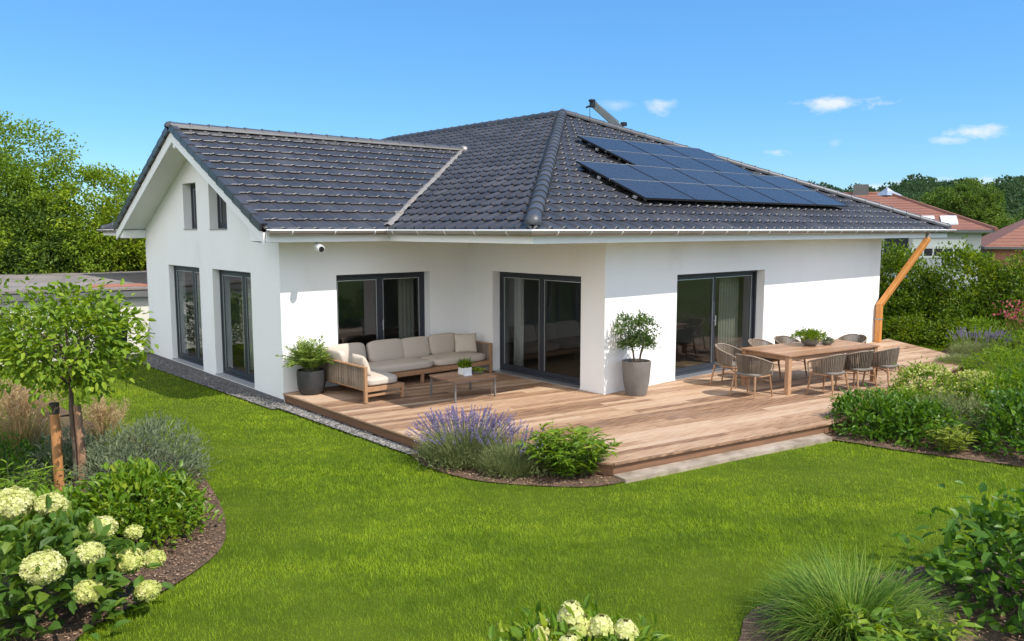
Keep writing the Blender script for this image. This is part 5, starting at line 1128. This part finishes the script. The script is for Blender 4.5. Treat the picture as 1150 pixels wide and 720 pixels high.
g = G(); g.box((.57,1.3,1.75),(.598,3.9,2.75)); w_ = g.build('window', MT['whitemetal'], nb); g = G()
for k in range(5): g.box((.555,1.42+k*.49,1.85),(.568,1.42+k*.49+.41,2.25))
g.build('pane', MT['panel'], w_); g = G(); g.box((.54,1.36,2.3),(.569,3.84,2.72)); g.build('shutter', MT['whitemetal'], w_)
g = G(); g.box((.55,4.1,.9),(.597,5.3,2.9)); g.build('window', MT['panel'], nb)
def onroof(x,y): return (x,y,3.28+2.3*x/8)
for y0,y1 in ((1.7,2.5),(2.8,3.6)):
    g = G(); v = [onroof(.9,y0),onroof(.9,y1),onroof(2.4,y1),onroof(2.4,y0)]; v = [(a,b,c+.09) for a,b,c in v]+[(a,b,c-.02) for a,b,c in v]; g.add(v,[(0,1,2,3),(0,4,5,1),(1,5,6,2),(2,6,7,3),(3,7,4,0)]); g.build('skylight', MT['whitemetal'], nrf)
g = G(); g.box((7.6,6.3,5.0),(8.4,7.2,6.15)); g.build('chimney', MT['darkstone'], nrf)
g = G(); g.lathe([(0,.45),(.35,.2),(.9,-.08)],(7.9,5.2,5.5),4); g.build('roof_vent', MT['palemetal'], nrf)
nb2, _ = hiphouse('second neighbour house with a red roof at the right edge behind the hedge', (63.6,-5.8,GZ), 14, 20, 3.4, 2.0, .5, 'brick', hr=6); nb2.rotation_euler = (0,0,R(25))
tree('big round green tree behind the grey neighbour house', (77,22.4,GZ), 8, (3.4,3.4,3.3), 1.0, 'tree_dark', .32, 420, 40, .35, spread=.07, tone=(.3,1))
for i,(x,y,r,lb) in enumerate([(90,12.5,(3.5,4.5,2.2),'low bright tree beyond the second red roof'),(120,26,(4,5,3.0),'low dark tree right of the big round tree'),(118,36,(4,5,3),'low dark tree left of the big round tree')]):
    tree(lb,(x,y,GZ-.5),r[2]*2,r,.6,'tree_b' if i==0 else 'tree_dark',.5,190,16,.3,group='low trees before the wooded hill')
# wooded hill
g = G(); n_a, n_r = 90, 14; v = []
az = np.linspace(R(-20),R(75),n_a); rr = np.linspace(180,520,n_r)
def hill(x, y):
    r = np.hypot(x-CAM[0],y-CAM[1]); a = np.degrees(np.arctan2(y-CAM[1],x-CAM[0])); top = 10.9+2.6*np.cos(np.radians((a-8)*3.0))+1.2*np.sin(a*.9)+.6*np.sin(a*2.3)
    return top*smooth(170,345,r) - .6
for r in rr:
    for a in az: x,y = CAM[0]+r*math.cos(a), CAM[1]+r*math.sin(a); v.append((x,y,float(hill(x,y))))
g.add(v,[(i*n_a+j,i*n_a+j+1,(i+1)*n_a+j+1,(i+1)*n_a+j) for i in range(n_r-1) for j in range(n_a-1)]); structure(g.build('hill', MT['forestfloor'], smooth=True))
g = G(); n = 1400; a = rng.uniform(R(-8),R(46),n); r = np.sqrt(rng.uniform(185**2,372**2,n)); x = CAM[0]+r*np.cos(a); y = CAM[1]+r*np.sin(a); z = hill(x,y)
for i in range(n):
    cr = rng.uniform(2.6,4.6); hgt = cr*rng.uniform(.9,1.25); m = 170; d = rdir(m,.35); P = np.array((x[i],y[i],z[i]+hgt*.7))+d*np.array((cr,cr,hgt))*rng.uniform(.82,1.0,m)[:,None]; b0 = rng.random()*.65
    add_leaves(g,P,unit(d+rng.normal(0,.5,(m,3))),1.05*rng.uniform(.6,1.3,m),.85,np.clip(b0+rng.random(m)*.35,0,1),fold=.2,N=unit(d+rng.normal(0,.4,(m,3))))
stuff(g.build('forest', LF['forest']))
# the hoist's arm standing up behind the roof
bp = np.array((15.02,13.04,7.36)); tp_ = np.array((14.30,13.85,8.32)); dd = unit(bp-tp_)
# mast foot on the ground behind the house
t = thing('crane', 'grey crane arm with a hanging hook rising behind the roof', 'crane', (16.3,13.0,GZ))
foot = np.array((16.3,11.6,GZ)); low = bp + dd*.9
L_ = lambda p: np.array(p)-np.array((16.3,13.0,GZ))
g = G(); g.bar(L_(tp_),L_(bp+dd*1.0),.17,.24,taper=1.15); g.build('boom', MT['boom'], t, bevel=.015)
g = G(); g.bar(L_(tp_+(0,0,.17)+dd*.1),L_(bp+(0,0,.22)),.035,.035); g.build('hydraulic_line', MT['boom'], t)
g = G(); q = L_(tp_); g.box(q+(-.12,-.12,-.12),q+(.12,.12,.10)); g.box(q+(-.2,-.12,.10),q+(.02,.10,.2)); g.build('boom_head', MT['pframe'], t, bevel=.02)
g = G(); q2 = q+np.array((-.2,.24,-.12)); g.tube([q,q2],.04,8); g.tube([q+(-.09,.11,-.05),q+(-.09,.11,-.48)],.012,6); g.build('hoist_rope', MT['pframe'], t)
g = G(); q3 = q+np.array((-.09,.11,-.48)); g.tube([q3,q3+(0,0,-.08),q3+(.05,0,-.12),q3+(.08,0,-.07)],.028,8); g.build('hook', MT['pframe'], t)
g = G(); lo_ = L_(bp+dd*1.0); g.tube([(lo_[0],lo_[1],0),(lo_[0],lo_[1],lo_[2]+.1)],[.3,.2],14); g.box((lo_[0]-.9,lo_[1]-.9,0),(lo_[0]+.9,lo_[1]+.9,.3)); g.build('mast', MT['boom'], t, smooth=False)
g = G(); q = L_(bp+dd*.02+np.array((.12,-.14,.16))); g.box(q+(-.1,-.1,-.1),q+(.1,.1,.06)); g.build('joint', MT['pframe'], t, bevel=.01)
# what the gable's glass looks out on: trees and a brick house along the left boundary
tree('bushy tree outside the left of the frame, mirrored in the gable glass', (-22,20,GZ), 7, (3,3,3.2), 1.2, 'tree_b', .3, 160, 16, .2)
nb3, _ = hiphouse('brick house across the left boundary, mirrored in the gable glass', (-40,24.0,GZ), 12, 16, 3.0, 3.0, .5, 'brick')

# ------------------------------------------------------------------ light, sky, camera
sd = Vector((.29,-.957,1.25)).normalized(); el = math.asin(sd.z); azs = math.atan2(sd.x, sd.y)
sun = bpy.data.lights.new('sun', 'SUN'); sun.energy = 3.35; sun.angle = R(.53); sun.color = (1,.945,.86)
so = bpy.data.objects.new('sun', sun); COL.objects.link(so); so.rotation_euler = (-sd).to_track_quat('-Z','Y').to_euler()
w = bpy.data.worlds.new('World'); scene.world = w; w.use_nodes = True; nt = w.node_tree; L = nt.links; bg = nt.nodes['Background']
sky = nt.nodes.new('ShaderNodeTexSky'); sky.sky_type = 'NISHITA'; sky.sun_disc = False; sky.sun_elevation = el; sky.sun_rotation = azs; sky.air_density = 1.15; sky.dust_density = 0.0; sky.ozone_density = 4.0; sky.altitude = 300
bg.inputs['Strength'].default_value = .11
tc = nt.nodes.new('ShaderNodeTexCoord')
def vm(op, a, b):
    n = nt.nodes.new('ShaderNodeVectorMath'); n.operation = op
    for i,q in enumerate((a,b)):
        if q is None: continue
        if isinstance(q,(tuple,Vector)): n.inputs[i].default_value = q
        else: L.new(q, n.inputs[i])
    return n
def mt(op, a, b=None, c=None, clamp=False):
    n = nt.nodes.new('ShaderNodeMath'); n.operation = op; n.use_clamp = clamp
    for i,q in enumerate((a,b,c)):
        if q is None: continue
        if isinstance(q,(int,float)): n.inputs[i].default_value = q
        else: L.new(q, n.inputs[i])
    return n.outputs[0]
mp = nt.nodes.new('ShaderNodeMapping'); mp.inputs['Scale'].default_value = (1,1,2.2); L.new(tc.outputs['Generated'], mp.inputs['Vector'])
nz = nt.nodes.new('ShaderNodeTexNoise'); nz.inputs['Scale'].default_value = 42; nz.inputs['Detail'].default_value = 7; nz.inputs['Roughness'].default_value = .6; L.new(mp.outputs[0], nz.inputs['Vector'])
nz2 = nt.nodes.new('ShaderNodeTexNoise'); nz2.inputs['Scale'].default_value = 16; nz2.inputs['Detail'].default_value = 5; L.new(mp.outputs[0], nz2.inputs['Vector'])
# small fair-weather clouds low in the sky: (azimuth in degrees from +X, elevation, half-width, half-height, density)
CLOUDS = [(27.62, 8.02, 3.16, 0.57, 0.8), (19.39, 5.73, 2.15, 0.63, 0.85), (20.7, 5.44, 1.9, 0.32, 0.6), (38.77, 8.3, 1.14, 0.63, 0.6), (41.78, 8.42, 1.52, 0.44, 0.3), (31.12, 5.07, 0.95, 0.38, 0.65), (27.57, 5.58, 0.51, 0.32, 0.25), (20.41, 2.8, 5.69, 0.44, 0.6), (24.9, 2.69, 2.84, 0.25, 0.5)]
acc = None
for a_,e_,wd,hg,den in CLOUDS:
    a_,e_ = R(a_),R(e_); c = Vector((math.cos(e_)*math.cos(a_),math.cos(e_)*math.sin(a_),math.sin(e_))); rt = Vector((-math.sin(a_),math.cos(a_),0)); up = c.cross(rt)
    dx = mt('MULTIPLY', vm('DOT_PRODUCT', tc.outputs['Generated'], tuple(rt)).outputs['Value'], 1/R(wd)); 
    d0 = mt('SUBTRACT', vm('DOT_PRODUCT', tc.outputs['Generated'], tuple(up)).outputs['Value'], 0.0); dy = mt('MULTIPLY', d0, 1/R(hg))
    q = mt('ADD', mt('MULTIPLY',dx,dx), mt('MULTIPLY',dy,dy)); front = mt('GREATER_THAN', vm('DOT_PRODUCT', tc.outputs['Generated'], tuple(c)).outputs['Value'], .5)
    m = mt('SUBTRACT', 1.0, mt('SQRT', q)); m = mt('ADD', m, mt('MULTIPLY_ADD', nz.outputs['Fac'], 2.2, -1.1)); m = mt('ADD', m, mt('MULTIPLY_ADD', nz2.outputs['Fac'], 1.2, -.6))
    m = mt('MULTIPLY', mt('MULTIPLY_ADD', m, 1.1, -.08, clamp=True), den); m = mt('MULTIPLY', m, mt('MULTIPLY', front, mt('LESS_THAN', q, 5.0)))
    acc = m if acc is None else mt('MAXIMUM', acc, m)
hsv = nt.nodes.new('ShaderNodeHueSaturation'); hsv.inputs['Saturation'].default_value = 1.18; hsv.inputs['Hue'].default_value = .5; hsv.inputs['Value'].default_value = 1.0; L.new(sky.outputs[0], hsv.inputs['Color'])
mx = nt.nodes.new('ShaderNodeMix'); mx.data_type = 'RGBA'; L.new(acc, mx.inputs['Factor'])
tint = nt.nodes.new('ShaderNodeMix'); tint.data_type = 'RGBA'; tint.blend_type = 'MULTIPLY'; tint.inputs['Factor'].default_value = 1; L.new(hsv.outputs[0], tint.inputs['A']); tint.inputs['B'].default_value = (.585,.80,.985,1)
veil = nt.nodes.new('ShaderNodeMix'); veil.data_type = 'RGBA'; veil.inputs['Factor'].default_value = .38; L.new(tint.outputs['Result'], veil.inputs['A']); veil.inputs['B'].default_value = (.98,2.75,5.2,1)
L.new(veil.outputs['Result'], mx.inputs['A']); mx.inputs['B'].default_value = (5.3,5.45,5.7,1); # unseen cumulus added behind and left of the viewer as neutral fill light
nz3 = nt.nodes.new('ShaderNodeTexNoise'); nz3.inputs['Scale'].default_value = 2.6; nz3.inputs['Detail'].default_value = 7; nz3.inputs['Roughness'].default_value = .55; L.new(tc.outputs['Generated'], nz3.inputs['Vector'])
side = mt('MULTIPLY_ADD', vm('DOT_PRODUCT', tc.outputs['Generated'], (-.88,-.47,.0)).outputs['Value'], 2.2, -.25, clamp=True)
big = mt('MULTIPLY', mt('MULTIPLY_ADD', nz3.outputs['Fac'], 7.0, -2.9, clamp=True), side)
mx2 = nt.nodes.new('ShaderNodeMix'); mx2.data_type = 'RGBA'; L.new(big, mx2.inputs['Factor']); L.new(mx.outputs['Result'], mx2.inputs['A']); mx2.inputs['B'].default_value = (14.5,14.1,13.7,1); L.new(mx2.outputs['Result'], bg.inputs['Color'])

cam = bpy.data.cameras.new('camera'); co = bpy.data.objects.new('camera', cam); COL.objects.link(co); scene.camera = co
cam.sensor_width = 36; cam.lens = 907.44/1150*36; cam.clip_end = 3000; cam.clip_start = .1
pt = R(6.4445); fw = Vector((.65660337*math.cos(pt), .75423605*math.cos(pt), -math.sin(pt)))
co.location = CAM; co.rotation_euler = fw.to_track_quat('-Z','Y').to_euler()
scene.view_settings.view_transform = 'Standard'; scene.view_settings.look = 'None'; scene.view_settings.exposure = .75; scene.view_settings.gamma = 1; scene.view_settings.use_curve_mapping = False
scene.cycles.max_bounces = 8; scene.cycles.transparent_max_bounces = 12; scene.cycles.use_denoising = True
scene.cycles.sample_clamp_indirect = 8
